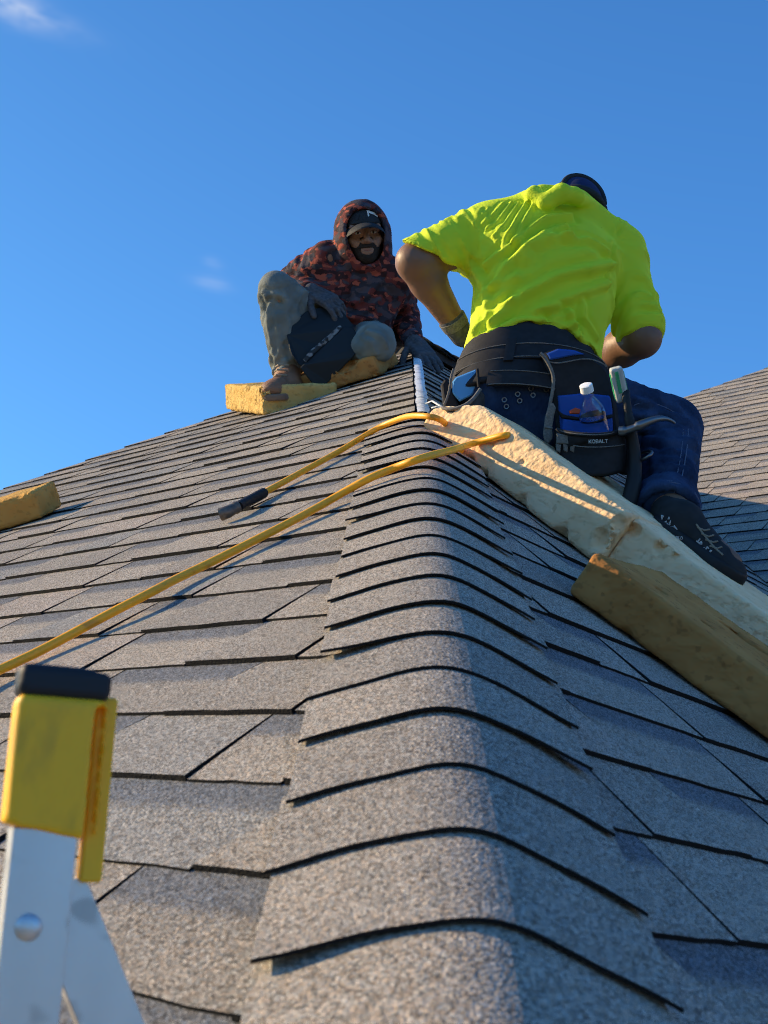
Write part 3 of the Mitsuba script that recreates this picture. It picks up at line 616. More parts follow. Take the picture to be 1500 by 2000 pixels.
sh = obj('shirt', m, 'hivis', f1, smooth=True)
# cap worn back to front, hair, gloves
capm = nets(cut(smin([ellipsoid(head + Zh * .008, Mh, (.085, .106, .100))], .01), plane(head - Zh * .022, -Zh)), head - .14, head + .14, .005)
ck = obj('cap', capm, 'cap_blue', f1, smooth=40)
def dome(u, k=1.03): u = unit(u); return head + Zh * .008 + (u * np.array([.085, .106, .100]) * k) @ Mh
obj('cap_band', tube([dome(V(math.cos(t), -math.sin(t), -.26)) for t in np.linspace(-.2, np.pi + .2, 28)], .011, 8), 'cap_dark', ck, smooth=50)
obj('cap_strap', tube([dome(V(.78 * math.cos(t) + .42, -.62 - .15 * math.sin(t), .78 * math.sin(t) - .12), 1.02) for t in np.linspace(0, np.pi, 26)], .008, 8), 'cap_dark', ck, smooth=50)
hr = nets(cut(ellipsoid(head - Zh * .004, Mh, (.080, .100, .096)), plane(head - Zh * .005, Zh), plane(head + Yh * .01, Yh)), head - .14, head + .14, .005)
crumple(hr, .003, .012, 3); obj('hair', hr, 'hair', f1, smooth=True)
gl = nets(smin([grow(g, .0022) for g in hdL] + [capsule(wrL - (wrL - elL) * .12, wrL + (wrL - elL) * .12, .036, .031)], .008), *bounds([wrL, at(930, 690, 3.62)], .13), .0035)
gL = obj('glove', gl, 'glove', f1, smooth=True); obj('cuff', tube([wrL - (wrL - elL) * .14, wrL - (wrL - elL) * .08, wrL - (wrL - elL) * .02], [.0385, .0375, .036], 20), 'grey_webbing', gL, smooth=50)
gl = nets(smin([grow(g, .0022) for g in hdR], .008), *bounds([wrR, at(1100, 740, 3.72)], .13), .0045); obj('glove', gl, 'glove', f1, smooth=True)
# jeans with a rolled cuff, shoe with a laced front
jf = smin([loft(pel, Xt, Yt, Zt, [(-.17, 0, .02, .150, .12), (-.10, 0, .01, .180, .138), (-.03, 0, .0, .180, .130), (.0, 0, 0, .168, .116), (.07, 0, 0, .158, .106)]), capsule(hipR, knR, .112, .080), capsule(knR, anR + (anR - knR) * .02, .078, .058), capsule(hipL, knL, .110, .078), capsule(knL, anL, .072, .056)], .025)
jf = cut(jf, plane(anR + (anR - knR) * .06, anR - knR))
m = nets(jf, *bounds([pel, hipL, hipR, knL, knR, anL, anR], .16), .007, relax=1)
JF = [([(1232, 778), (1270, 792), (1320, 815)], .008, .010), ([(1240, 812), (1290, 812), (1350, 835)], .010, .010), ([(1250, 838), (1300, 832), (1356, 850)], .009, .009), ([(1262, 862), (1305, 868), (1352, 866)], .010, .011), ([(1258, 892), (1310, 884), (1358, 896)], .008, .010), ([(1262, 930), (1300, 914), (1345, 925)], .007, .011), ([(1258, 958), (1300, 946), (1348, 956)], .009, .009), ([(1270, 880), (1280, 920), (1276, 950)], .006, .010)]
folds(m, [(on_surf(jf, q, 2.7, 3.7), a, w) for q, a, w in JF])
rings(m, hipR, knR, .005, 5, 8, .3, 1.0); rings(m, knR, anR, .005, 6, 9, .0, .9); crumple(m, .003, .09, 2)
jk = obj('jeans', m, 'denim', f1, smooth=True)
for s in (-1, 1):
    sd = unit(np.cross(anR - knR, FWD))
def leg_surf(t, a):                                             # a point of the shin's cloth: along it, and round it
    c = knR + (anR - knR) * t; ax = unit(anR - knR); u = unit(-FWD - ax * (-FWD @ ax)); w = np.cross(ax, u); r = .078 + (.058 - .078) * t + .0035
    return c + r * (math.cos(a) * u + math.sin(a) * w)
obj('side_seam', tube(spline(on_surf(jf, [(1344, 838), (1343, 862), (1338, 900), (1331, 935), (1327, 962)], 2.7, 3.7, .004), 40), .0016, 6), 'seam', jk)
obj('side_seam', tube(spline(on_surf(jf, [(1334, 838), (1333, 862), (1328, 900), (1321, 935), (1317, 962)], 2.7, 3.7, .004), 40), .0011, 6), 'seam', jk)
obj('thigh_seam', tube(spline(on_surf(jf, [(1238, 792), (1262, 786), (1290, 792), (1318, 806)], 2.8, 3.7, .004), 30), .0013, 6), 'seam', jk)
cuffc = anR + (anR - knR) * .0; ax = unit(anR - knR)
cf = nets(minus(cut(capsule(anR - ax * .10, anR + ax * .10, .072, .072), plane(anR + ax * .030, ax), plane(anR - ax * .032, -ax)), capsule(anR - ax * .03, anR + ax * .1, .058)), anR - .13, anR + .13, .005)
cf = crumple(rings(cf, anR - ax * .04, anR + ax * .04, .003, 2, 3), .006, .06, 7); ck2 = obj('cuff', cf, 'denim', jk, smooth=True)
u0 = unit(-FWD - ax * (-FWD @ ax)); w0 = np.cross(ax, u0)
for z in (.016, .022): obj('hem_stitch', tube([anR + ax * (z + .002 * math.sin(a * 3)) + .0755 * (math.cos(a) * u0 + math.sin(a) * w0) for a in np.linspace(-1.5, 1.5, 24)], .0013, 5), 'seam', ck2)
sdv = unit(np.cross(NR, fl)); Ms = np.stack([fl, sdv, NR]); hc = heel + fl * .02
up_ = smin([capsule(heel + fl * .045 + NR * .045, anR + ax * .012, .039, .042), ellipsoid(heel + fl * .048 + NR * .042, Ms, (.050, .038, .044)), capsule(heel + fl * .06 + NR * .044, toe - fl * .065 + NR * .026, .038, .030), ellipsoid(toe - fl * .050 + NR * .022, Ms, (.056, .043, .028))], .018)
up_ = cut(up_, plane(heel + NR * .012, -NR), plane(anR + ax * .040 - fl * .0, -(ax)) if False else plane(anR + ax * .028, -ax))
m = nets(up_, *bounds([heel, toe, anR], .12), .0045); shoe = obj('shoe', m, 'shoe_black', f1, smooth=True, label='black sneaker with white print')
so = smin([ellipsoid(heel + fl * .046 + NR * .012, Ms, (.055, .041, .05)), capsule(heel + fl * .06 + NR * .012, toe - fl * .06 + NR * .012, .038, .041), ellipsoid(toe - fl * .050 + NR * .012, Ms, (.061, .046, .05))], .02)
m = nets(cut(so, plane(heel + NR * .026, NR), plane(heel - NR * .004, -NR)), *bounds([heel, toe], .10), .0045); obj('sole', m, 'black_rubber', shoe, smooth=40)
def shoe_pt(x, y):                                               # a point just off the shoe's surface
    d = ray(x, y); t = np.linspace(2.4, 3.3, 361); v = up_((CAM + d * t[:, None]).astype(np.float32)); i = int(np.argmax(v < .0022)) if (v < .0022).any() else 180
    return CAM + d * t[i]
for pts in ([(1362, 1030), (1376, 1036), (1386, 1034)], [(1370, 1042), (1384, 1048), (1394, 1045)], [(1378, 1054), (1393, 1059), (1402, 1057)], [(1386, 1066), (1401, 1071), (1410, 1068)], [(1360, 1024), (1376, 1046), (1396, 1070), (1412, 1084)]): obj('lace', tube([shoe_pt(*q) for q in pts], .0020, 6), 'lace', shoe)
rs = random.Random(4); spl = []
for k in range(150):
    x, y = 1290 + rs.random() * 100, 1005 + rs.random() * 110
    if not (-20 < y - (1028 + (x - 1300) * .70) < 12): continue
    z = [shoe_pt(x + rs.uniform(-5, 5), y + rs.uniform(-5, 5)) for _ in range(3)]
    if max(np.linalg.norm(z[0] - z[1]), np.linalg.norm(z[2] - z[1])) < .03: spl.append(tube(z, .0010 + .0010 * rs.random(), 5))
obj('print', cat(spl), 'print_white', shoe, kind='stuff')
def lettering(text, x, y, dist, hpx, tilt, mat, parent, bold=True, depth=.001):
    m = meshkit.text_mesh(text, hpx * dist / FPX, depth, bold); c, s = math.cos(tilt), math.sin(tilt)
    ex = RIGHT * c + UP * s; ey = -RIGHT * s + UP * c; m.vertices = at(x, y, dist) + m.vertices @ np.stack([ex, ey, -FWD]); return obj('lettering', m, mat, parent)
wp = shoe_pt(1308, 1052); lettering('WORLD', 1306, 1051, (wp - CAM) @ FWD - .004, 5.5, -.10, 'print_white', shoe)

# tool belt
tb = thing('tool_belt', 'black tool belt with blue lined pouches and metal eyelets around the yellow shirt worker', 'tool belt')
bst = [(-.13, 0, .005, .192, .146), (-.075, 0, .005, .190, .142), (-.02, 0, 0, .188, .134), (.06, 0, 0, .173, .119), (.13, 0, 0, .163, .110)]
tilt_n = unit(Zt - Xt * .27)
bf = cut(loft(pel, Xt, Yt, Zt, bst), lambda p: ((p - pelF) @ ZtF - hemz(p) - .006).astype(np.float32), plane(pel - Zt * .070, -tilt_n))
obj('belt', nets(bf, pel - .28, pel + .28, .006), 'black_cloth', tb, smooth=40)
def band(z0, z1, g, a0, a1, drop, mat, name, t=.006):
    vs, fs = [], []; A = np.linspace(a0, a1, 36)
    for a in A:
        for z, o in ((z0, 0), (z1, 0), (z1, t), (z0, t)):
            rr = np.array([.186 + g + o, .132 + g + o]); vs.append(pel + Xt * rr[0] * math.cos(a) - Yt * rr[1] * math.sin(a) + Zt * (z + .27 * .18 * math.cos(a) + drop * (a - a0)))
    for i in range(len(A) - 1):
        for k in range(4): a_, b_ = i * 4 + k, i * 4 + (k + 1) % 4; fs += [[a_, b_, b_ + 4], [a_, b_ + 4, a_ + 4]]
    fs += [[0, 1, 2], [0, 2, 3], [len(vs) - 4, len(vs) - 2, len(vs) - 3], [len(vs) - 4, len(vs) - 1, len(vs) - 2]]
    mm = trimesh.Trimesh(np.array(vs), fs, process=False); mm.fix_normals(); return obj(name, mm, mat, tb, smooth=30)
band(-.016, .030, .004, .15, 2.95, 0, 'black_cloth', 'back_pad')
band(-.118, -.076, .016, .95, 2.25, .018, 'black_cloth', 'eyelet_strap')
band(-.024, .040, .010, 1.98, 2.10, 0, 'black_cloth', 'belt_loop')
def belt_line(z, g, a0, a1, mat, name, drop=0, r=.0013):
    obj(name, tube([pel + Xt * (.186 + g) * math.cos(a) - Yt * (.132 + g) * math.sin(a) + Zt * (z + .27 * .18 * math.cos(a) + drop * (a - a0)) for a in np.linspace(a0, a1, 40)], r, 5), mat, tb)
belt_line(.026, .0112, .2, 2.9, 'grey_webbing', 'stitching'); belt_line(-.012, .0112, .2, 2.9, 'grey_webbing', 'stitching'); belt_line(-.116, .0232, .98, 2.22, 'grey_webbing', 'stitching', .018); belt_line(-.078, .0232, .98, 2.22, 'grey_webbing', 'stitching', .018)
for k in range(4):
    for q in (0, 1):
        x, y = 985 + 26 * k + q * 4, 781 - 11 * k + q * 13; c = at(x, y, 3.105 + .006 * k)
        obj('eyelet', tube([c + .0052 * (math.cos(a) * RIGHT + math.sin(a) * UP) for a in np.linspace(0, 2 * np.pi, 15)], .0017, 6, cap=False), 'steel', tb)
# small pouch at the worker's left
D = 3.13
lp = obj('pouch', prism([(862, 750), (872, 735), (900, 800), (940, 800), (945, 725), (950, 722), (955, 830), (875, 832), (868, 800)], D + .02, .05), 'black_cloth', tb)
obj('lining', prism([(884, 745), (890, 737), (930, 721), (931, 752), (922, 772), (898, 784), (884, 768)], D + .012, .012, .003), 'blue_lining', lp)
cb = lambda x, y: D - .012 - .045 * max(0, 1 - ((x - 902) / 42) ** 2)
obj('front', prism([(866, 797), (880, 800), (905, 795), (925, 780), (938, 762), (946, 770), (948, 826), (940, 833), (876, 833), (870, 815)], D - .03, .05, .006, bend=cb), 'dark_canvas', lp, smooth=40)
rimp = [at(x, y, cb(x, y) - .002) for x, y in ((865, 796), (880, 799), (905, 793), (925, 778), (938, 760))]
obj('rim', tube(spline(rimp, 24), .0045, 8), 'grey_webbing', lp, smooth=50)
obj('edge_band', tube(spline([at(x, y, D - .002) for x, y in ((886, 720), (880, 745), (878, 760), (868, 790))], 16), .003, 6), 'grey_webbing', lp)
obj('edge_band', tube(spline([at(x, y, D - .004) for x, y in ((932, 720), (934, 745), (935, 756))], 10), .004, 6), 'black_cloth', lp)
# big pouch at the right
D = 3.07
rp = obj('pouch', prism([(1060, 690), (1090, 680), (1130, 684), (1165, 700), (1190, 722), (1200, 760), (1212, 845), (1222, 920), (1190, 930), (1128, 934), (1096, 915), (1090, 850), (1084, 800), (1078, 740)], D + .03, .07, .008), 'black_cloth', tb)
obj('flap_lining', prism([(1068, 690), (1090, 681), (1122, 684), (1142, 692), (1120, 694), (1075, 703)], D + .024, .01, .003), 'pocket_lining', rp)
obj('stitching', tube(spline([at(x, y, D + .022) for x, y in ((1072, 706), (1105, 707), (1145, 701), (1175, 709), (1184, 716))], 24), .0016, 5), 'grey_webbing', rp)
obj('lining', prism([(1090, 773), (1140, 768), (1192, 773), (1196, 800), (1196, 842), (1096, 842)], D + .018, .02, .003), 'pocket_lining', rp)
obj('inner_pocket', prism([(1088, 800), (1102, 810), (1130, 815), (1170, 815), (1198, 808), (1198, 816), (1165, 820), (1125, 820), (1098, 816)], D - .005, .02, .002), 'black_cloth', rp)
obj('inner_pocket', prism([(1100, 818), (1130, 822), (1170, 822), (1196, 816), (1198, 852), (1098, 852)], D - .004, .02, .003), 'pocket_lining', rp)
obj('edge_strap', tube(spline([at(x, y, D + .01) for x, y in ((1055, 690), (1066, 702), (1078, 726), (1081, 745), (1078, 770), (1074, 790))], 24), .0042, 8), 'grey_webbing', rp, smooth=50)
st1 = obj('strap', prism([(1072, 790), (1080, 786), (1086, 797), (1082, 812), (1078, 838), (1080, 855), (1072, 867), (1064, 862), (1061, 848), (1065, 815)], D - .004, .008, .002), 'grey_webbing', rp)
obj('keeper', prism([(1063, 832), (1079, 834), (1079, 838), (1063, 836)], D - .008, .010, .0015), 'grey_webbing', st1)
cb2 = lambda x, y: D - .030 - .050 * max(0, 1 - ((x - 1155) / 72) ** 2)
fp = obj('front_pocket', prism([(1088, 838), (1110, 844), (1150, 848), (1190, 846), (1222, 838), (1224, 880), (1220, 922), (1185, 929), (1130, 932), (1098, 912), (1090, 870)], D - .06, .07, .008, bend=cb2), 'black_cloth', rp, smooth=40)
obj('rim', tube(spline([at(x, y, cb2(x, y) - .003) for x, y in ((1088, 839), (1110, 845), (1150, 849), (1190, 847), (1222, 839))], 30), .0050, 8), 'black_cloth', fp, smooth=50)
obj('stitching', tube(spline([at(x, y, cb2(x, y) - .0075) for x, y in ((1088, 839), (1110, 845), (1150, 849), (1190, 847), (1222, 839))], 30), .0014, 5), 'grey_webbing', fp)
obj('stitching', tube(spline([at(x, y, cb2(x, y) - .002) for x, y in ((1120, 870), (1150, 873), (1190, 872), (1220, 868))], 30), .0012, 5), 'grey_webbing', fp)
obj('tab', prism([(1088, 846), (1118, 852), (1117, 868), (1087, 866)], cb2(1102, 850) - .006, .008, .002), 'grey_webbing', fp)
for x in (1086, 1100, 1113): obj('pencil_loop', prism([(x, 866), (x + 10, 869), (x + 8, 884), (x + 1, 880)], cb2(1102, 870) - .004, .008, .002), 'grey_webbing', fp)
lettering('KOBALT', 1149, 866, cb2(1165, 862) - .004, 7.0, .03, 'tool_grey', fp)
obj('hammer_ring', tube(spline([at(x, y, d) for x, y, d in ((1232, 905, 3.06), (1250, 900, 3.02), (1268, 890, 3.0), (1273, 884, 3.02), (1262, 882, 3.07), (1245, 890, 3.09))], 30), .0042, 8), 'steel', tb, smooth=50)
obj('clip', prism([(1213, 836), (1232, 832), (1236, 846), (1226, 856), (1214, 848)], 3.035, .02, .003), 'steel', tb)
obj('hammer_loop', prism([(1198, 840), (1245, 838), (1250, 905), (1240, 930), (1212, 925), (1202, 880)], 3.05, .03, .005), 'black_cloth', tb)
# what the pouches hold
bt = thing('water_bottle', 'clear plastic water bottle with white cap in the right pouch', 'bottle')
ba, bb = at(1146, 760, 3.015), at(1162, 835, 3.06); bd = unit(bb - ba)
def turned(o, d, prof, k=28, closed=True):
    a = unit(np.cross(d, V(.3, .8, .1))); b = np.cross(d, a); th = np.linspace(0, 2 * np.pi, k, endpoint=False); prof = np.array(prof); n = len(prof)
    v = np.vstack([o + d * z + r * (np.cos(th)[:, None] * a + np.sin(th)[:, None] * b) for z, r in prof]); j = np.arange(k); j2 = (j + 1) % k; f = []
    for i in range(n - 1): f += [np.c_[i * k + j, (i + 1) * k + j, (i + 1) * k + j2], np.c_[i * k + j, (i + 1) * k + j2, i * k + j2]]
    if closed:
        v = np.vstack([v, o + d * prof[0, 0], o + d * prof[-1, 0]]); m_ = n * k
        f += [np.c_[np.full(k, m_), j, j2], np.c_[np.full(k, m_ + 1), (n - 1) * k + j2, (n - 1) * k + j]]
    mm = trimesh.Trimesh(v, np.vstack(f), process=False); mm.fix_normals(); return mm
obj('bottle', turned(ba, bd, [(.0, .0125), (.016, .0125), (.022, .0135), (.030, .019), (.045, .027), (.062, .0315), (.075, .032), (.079, .031), (.083, .032), (.13, .032)]), 'clear_plastic', bt, smooth=40)
obj('bottle_cap', turned(ba, bd, [(-.012, .0120), (-.0105, .0150), (.006, .0155), (.007, .0145)]), 'bottle_cap', bt, smooth=30)
obj('water', turned(ba, bd, [(.070, .0305), (.079, .0300), (.083, .031), (.125, .031)]), 'water', bt, smooth=40)
kn = thing('utility_knife', 'green and grey folding knife standing in the belt beside the thigh', 'knife')
ka, kb = at(1203, 722, 3.03), at(1215, 780, 3.05); kd = unit(kb - ka); kx = unit(RIGHT - kd * (RIGHT @ kd)); ky = np.cross(kd, kx)
obj('handle', nets(rbox((ka + kb) / 2, np.stack([kd, kx, ky]), V(.042, .015, .014), .006), ka - .07, kb + .07, .003), 'tool_grey', kn, smooth=40)
obj('grip', box(ka + kd * .006 + kx * -.0165 - ky * .008, kd * .066, kx * .033, ky * .016), 'tool_green', kn)
obj('grip', box(ka + kd * .002 - kx * .006 - ky * .0165, kd * .052, kx * .008, ky * .033), 'tool_green', kn)
hm = thing('hammer', 'claw hammer with black handle hanging in the belt loop', 'hammer')
ha, hb = at(1232, 838, 3.02), at(1232, 1000, 3.0)
hb = at(1222, 1000, 2.99)
obj('handle', tube(spline([at(1222, 765, 3.04), ha, at(1240, 900, 3.02), at(1236, 950, 3.0), hb], 40), np.r_[np.full(8, .010), np.linspace(.012, .0175, 20), np.full(12, .0185)], 12), 'black_rubber', hm, smooth=50)
hdp = spline([at(1210, 842, 3.0), at(1232, 838, 2.99), at(1256, 828, 2.985), at(1285, 818, 2.99), at(1318, 826, 3.01)], 30)
obj('head', tube(hdp, np.r_[np.full(4, .012), np.full(6, .009), np.linspace(.012, .0035, 20)], 10), 'steel', hm, smooth=50)
sq = thing('speed_square', 'small red plastic tool lying in the right pouch under the water bottle', 'tool')
scene[sq] = mikit.ply(prism([(1112, 802), (1124, 796), (1134, 800), (1132, 808), (1114, 808)], 3.045, .012, .002), 'red_plastic')

# the hooded worker by the ridge
f2 = thing('person', 'person in red and black camouflage hoodie crouching on foam pads by the ridge', 'person')
pel, nck = at(676, 662, 5.42), at(704, 512, 5.34)
shR, shL = at(640, 505, 5.32), at(768, 538, 5.30)
Zt = unit(nck - pel); Xt = shL - shR; Xt = unit(Xt - Zt * (Xt @ Zt)); Yt = np.cross(Zt, Xt)
elR, wrR = at(566, 556, 5.46), at(608, 570, 5.27)
elL, wrL = at(785, 608, 5.56), at(808, 668, 5.37)
hdR = hand(wrR, at(645, 588, 5.22) - wrR, UP * .9 - FWD * .6, RIGHT * .4 - FWD, (.42, .45, .5, .55), s=1.12)
hdL = hand(wrL, at(830, 694, 5.30) - wrL, UP - FWD * .3, -RIGHT - UP * .5, (.10, .08, .10, .14), s=1.15, spread=.10, thumb=(.8, .5))
head = at(709, 462, 5.27); Yh = unit(-FWD * .95 - UP * .10 + RIGHT * .16); Zh = unit(UP - RIGHT * .10); Zh = unit(Zh - Yh * (Zh @ Yh)); Xh = np.cross(Yh, Zh); Mh = np.stack([Xh, Yh, Zh])
hipR, hipL = at(646, 668, 5.42), at(712, 668, 5.42)
knR, anR = at(540, 566, 5.20), at(561, 722, 5.22)
knL, anL = at(735, 672, 5.10), at(668, 716, 5.34)
hp = lambda x, y, z: head + Xh * x + Yh * y + Zh * z
face = smin([ellipsoid(hp(0, -.012, .022), Mh, (.075, .092, .088)), ellipsoid(hp(0, .030, -.045), Mh, (.057, .056, .066)), ellipsoid(hp(0, .058, -.088), Mh, (.030, .024, .022)), capsule(hp(.048, .050, -.018), hp(.036, .062, -.030), .020, .018), capsule(hp(-.048, .050, -.018), hp(-.036, .062, -.030), .020, .018), capsule(hp(-.05, .066, .030), hp(.05, .066, .030), .014)], .018)
nose = smin([capsule(hp(0, .080, .016), hp(0, .104, -.022), .0085, .012), capsule(hp(-.012, .090, -.026), hp(.012, .090, -.026), .0095)], .01)
lipsf = smin([capsule(hp(-.020, .080, -.058), hp(.020, .080, -.058), .0065), capsule(hp(-.017, .079, -.068), hp(.017, .079, -.068), .0075)], .004)
sock = [ellipsoid(hp(s * .032, .090, .010), Mh, (.018, .016, .010)) for s in (-1, 1)]
ff = smin([face, nose], .010); ff = smin([ff, lipsf], .006)
for s_ in sock: ff = (lambda a, b: (lambda p: np.maximum(a(p), -b(p))))(ff, s_)
ff = smin([ff] + [ellipsoid(hp(s * .075, -.012, .0), Mh, (.011, .021, .032)) for s in (-1, 1)], .008)
tor = lambda g: [(-.10, 0, .01, .160 + g, .115 + g), (0, 0, 0, .165 + g, .112 + g), (.10, 0, .0, .160 + g, .112 + g), (.20, 0, .01, .178 + g, .118 + g), (.26, 0, 0, .165 + g, .105 + g), (.32, 0, 0, .10 + g, .08 + g), (.36, 0, 0, .06 + g, .06 + g)]
body = smin([loft(pel, Xt, Yt, Zt, tor(-.014))] + arm(shR, elR, wrR, (.055, .045, .044, .030)) + arm(shL, elL, wrL, (.055, .045, .044, .030)) + [capsule(nck - Zt * .03, hp(0, -.02, -.05), .055, .052), capsule(hipR, knR, .085, .06), capsule(knR, anR, .056, .042), capsule(hipL, knL, .085, .06), capsule(knL, anL, .056, .042), capsule(anR, anR - UP * .07 + FWD * .02, .04), capsule(anL, anL + FWD * .1, .04)], .02)
hands = smin([grow(g, -.0015) for g in hdR + hdL], .006)
b2 = smin([body, hands, ff], .006)
lo, hi = bounds([head, elR, wrL, knR, anR, knL, anL, elL, at(858, 715, 5.3)], .13)
# fine round the head, coarser below: one surface, refined where the face is
m = nets(b2, lo, hi, .0062); obj('body', m, 'skin_tan', f2, smooth=True)
fm = nets(cut(grow(ff, .0004), plane(hp(0, .005, 0), -Yh), plane(hp(0, 0, -.125), -Zh)), head - .16, head + .16, .0030, relax=1)
fk = obj('face', fm, 'skin_tan', f2, smooth=True)
for s in (-1, 1):
    obj('eye', trimesh.Trimesh(*(lambda i: (hp(s * .031, .0745, .008) + (i.vertices * [.0125, .008, .0055]) @ Mh, i.faces))(trimesh.creation.icosphere(2)), process=False), 'eye_white', fk, smooth=True)
    obj('pupil', trimesh.Trimesh(*(lambda i: (hp(s * .031 + .001, .0802, .0075) + (i.vertices * [.0050, .0035, .0050]) @ Mh, i.faces))(trimesh.creation.icosphere(2)), process=False), 'hair', fk, smooth=True)
    obj('eyebrow', tube([hp(s * .014, .086, .026), hp(s * .032, .086, .031), hp(s * .052, .074, .026)], [.0042, .0045, .003], 8), 'hair', f2, smooth=50)
mh = [hp(x, .088 - 9 * x * x, -.046 - 3.2 * x * x) for x in np.linspace(-.032, .032, 9)]; obj('moustache', crumple(tube(mh, .0065, 10), .001, .01), 'hair', f2, smooth=50)
bd_ = cut(grow(smin([ellipsoid(hp(0, .030, -.045), Mh, (.057, .056, .066)), ellipsoid(hp(0, .058, -.088), Mh, (.030, .024, .022))], .018), .0045), plane(hp(0, .0, -.052), Zh + Yh * -.55), lambda p: (.025 - np.linalg.norm(((p - hp(0, .085, -.062)) @ Mh.T) / np.array([1, 9, .75]), axis=1)).astype(np.float32))
bm = nets(bd_, head - .15, head + .12, .0032); crumple(bm, .0015, .008, 3); obj('beard', bm, 'hair', f2, smooth=True)
obj('mouth', tube([hp(x, .0865 - 8 * x * x, -.0625 - 1.5 * x * x) for x in np.linspace(-.022, .022, 7)], .0024, 6), 'lips', fk, smooth=50)
# hoodie
hd_out = smin([ellipsoid(hp(0, -.012, .030), Mh, (.110, .122, .118)), ellipsoid(hp(0, -.01, -.045), Mh, (.108, .110, .11)), capsule(hp(0, -.03, -.09), nck - Zt * .04, .095, .105)], .05)
opening = smin([ellipsoid(hp(0, .13, -.010), Mh, (.080, .125, .118)), ellipsoid(hp(0, .10, .03), Mh, (.078, .085, .072))], .03)
hollow = smin([ellipsoid(hp(0, -.005, .024), Mh, (.094, .108, .102)), ellipsoid(hp(0, 0, -.05), Mh, (.094, .095, .095))], .04)
hoodf = minus(minus(hd_out, hollow), opening)
slR = cut(smin([capsule(shR, elR, .074, .060), capsule(elR, wrR, .058, .040)], .02), plane(wrR, wrR - elR)); slL = cut(smin([capsule(shL, elL, .074, .060), capsule(elL, wrL, .058, .040)], .02), plane(wrL, wrL - elL))
hood = smin([minus(loft(pel, Xt, Yt, Zt, tor(.010)), ellipsoid(hp(0, .06, -.08), Mh, (.06, .09, .06))), slR, slL], .03); hood = smin([hood, hoodf], .016)
hood = cut(hood, plane(pel - Zt * .03, -Zt))
m = nets(hood, *bounds([head + Zh * .06, elR, wrR, elL, wrL, pel, at(620, 700, 5.4)], .14), .0065, relax=1)
rings(m, shR, elR, .007, 5, 21, .1, 1); rings(m, elR, wrR, .006, 5, 22, .05, 1); rings(m, shL, elL, .007, 5, 23, .1, 1); rings(m, elL, wrL, .006, 5, 24, .1, 1)
def on2(q, d0=4.9, d1=5.7):
    out = []
    for x, y in q:
        d = ray(x, y); t = np.linspace(d0, d1, 161); v = hood((CAM + d * t[:, None]).astype(np.float32)); i = int(np.argmax(v < 0)) if (v < 0).any() else 80
        out.append(CAM + d * t[i])
    return out
folds(m, [(on2(q), a, w) for q, a, w in (([(655, 500), (672, 540), (668, 590)], .008, .012), ([(742, 545), (720, 575), (690, 592)], .008, .012), ([(748, 570), (722, 605), (686, 618)], .008, .012), ([(665, 610), (690, 622), (730, 622)], .008, .012), ([(700, 520), (688, 560), (694, 600)], .006, .014))])
crumple(m, .004, .10, 31)
obj('hoodie', m, 'camo', f2, smooth=True)
tl = prism([(660, 606), (690, 604), (728, 618), (764, 634), (790, 652), (806, 672), (785, 676), (758, 674), (735, 648), (700, 645), (668, 640)], 5.33, .05, .012, bend=lambda x, y: 5.30 + .0022 * max(0, x - 700)); crumple(tl, .004, .06, 3); obj('hem', tl, 'black_cloth', f2, smooth=50)
# cap under the hood
cm = nets(cut(ellipsoid(hp(0, .002, .030), Mh, (.083, .100, .088)), plane(hp(0, 0, .036), -Zh + Yh * .06)), head - .17, head + .17, .004); cp2 = obj('cap', cm, 'cap_dark', f2, smooth=40)
n1, n2 = 21, 6; vv = []
for i in range(n1):
    a = -1.15 + 2.3 * i / (n1 - 1)
    for j in range(n2):
        t = j / (n2 - 1); ex = .083 * math.sin(a) * (1 + .03 * t); ey = .098 * math.cos(a) * 1.0 + (.066 * t) * max(0, math.cos(a)) ** .55; vv.append(hp(ex, ey, .046 - .028 * (ex / .083) ** 2 - .012 * t - .010 * t * t))
vv = np.array(vv); I = np.arange(n1 * n2).reshape(n1, n2); q = np.vstack([np.c_[I[:-1, :-1].ravel(), I[1:, :-1].ravel(), I[1:, 1:].ravel()], np.c_[I[:-1, :-1].ravel(), I[1:, 1:].ravel(), I[:-1, 1:].ravel()]])
edge = np.r_[I[:, 0], I[-1, 1:], I[::-1, -1][1:], I[0, ::-1][1:-1]]; e2 = np.roll(edge, -1); m_ = len(vv)
br = trimesh.Trimesh(np.vstack([vv, vv - Zh * .005]), np.vstack([q, q[:, ::-1] + m_, np.c_[edge, e2, e2 + m_], np.c_[edge, e2 + m_, edge + m_]]), process=False); br.fix_normals(); obj('brim', br, 'cap_dark', cp2, smooth=30)
def cap_pt(x, z, o=.0025):
    zz = z - .030; y = .100 * math.sqrt(max(0, 1 - (x / .083) ** 2 - (zz / .088) ** 2)); return hp(x, .002 + y + o, z)
def patch(pl, mat, name):
    pts = np.array([cap_pt(*p) for p in pl]); c = pts.mean(0); n = len(pts); j = np.arange(n); j2 = (j + 1) % n; vb = np.vstack([pts + Yh * .0015, pts - Yh * .004, c + Yh * .002, c - Yh * .004])
    mm = trimesh.Trimesh(vb, np.vstack([np.c_[j, j2, np.full(n, 2 * n)], np.c_[n + j2, n + j, np.full(n, 2 * n + 1)], np.c_[j, n + j, j2], np.c_[j2, n + j, n + j2]]), process=False); mm.fix_normals(); return obj(name, mm, mat, cp2)
patch([(-.058, .076), (-.040, .086), (-.018, .094), (-.016, .084), (-.038, .076), (-.054, .066)], 'white_patch', 'emblem'); patch([(-.018, .094), (-.012, .095), (-.012, .068), (-.017, .070)], 'white_patch', 'emblem')
patch([(.020, .078), (.050, .072), (.060, .058), (.030, .058)], 'black_cloth', 'lens'); 
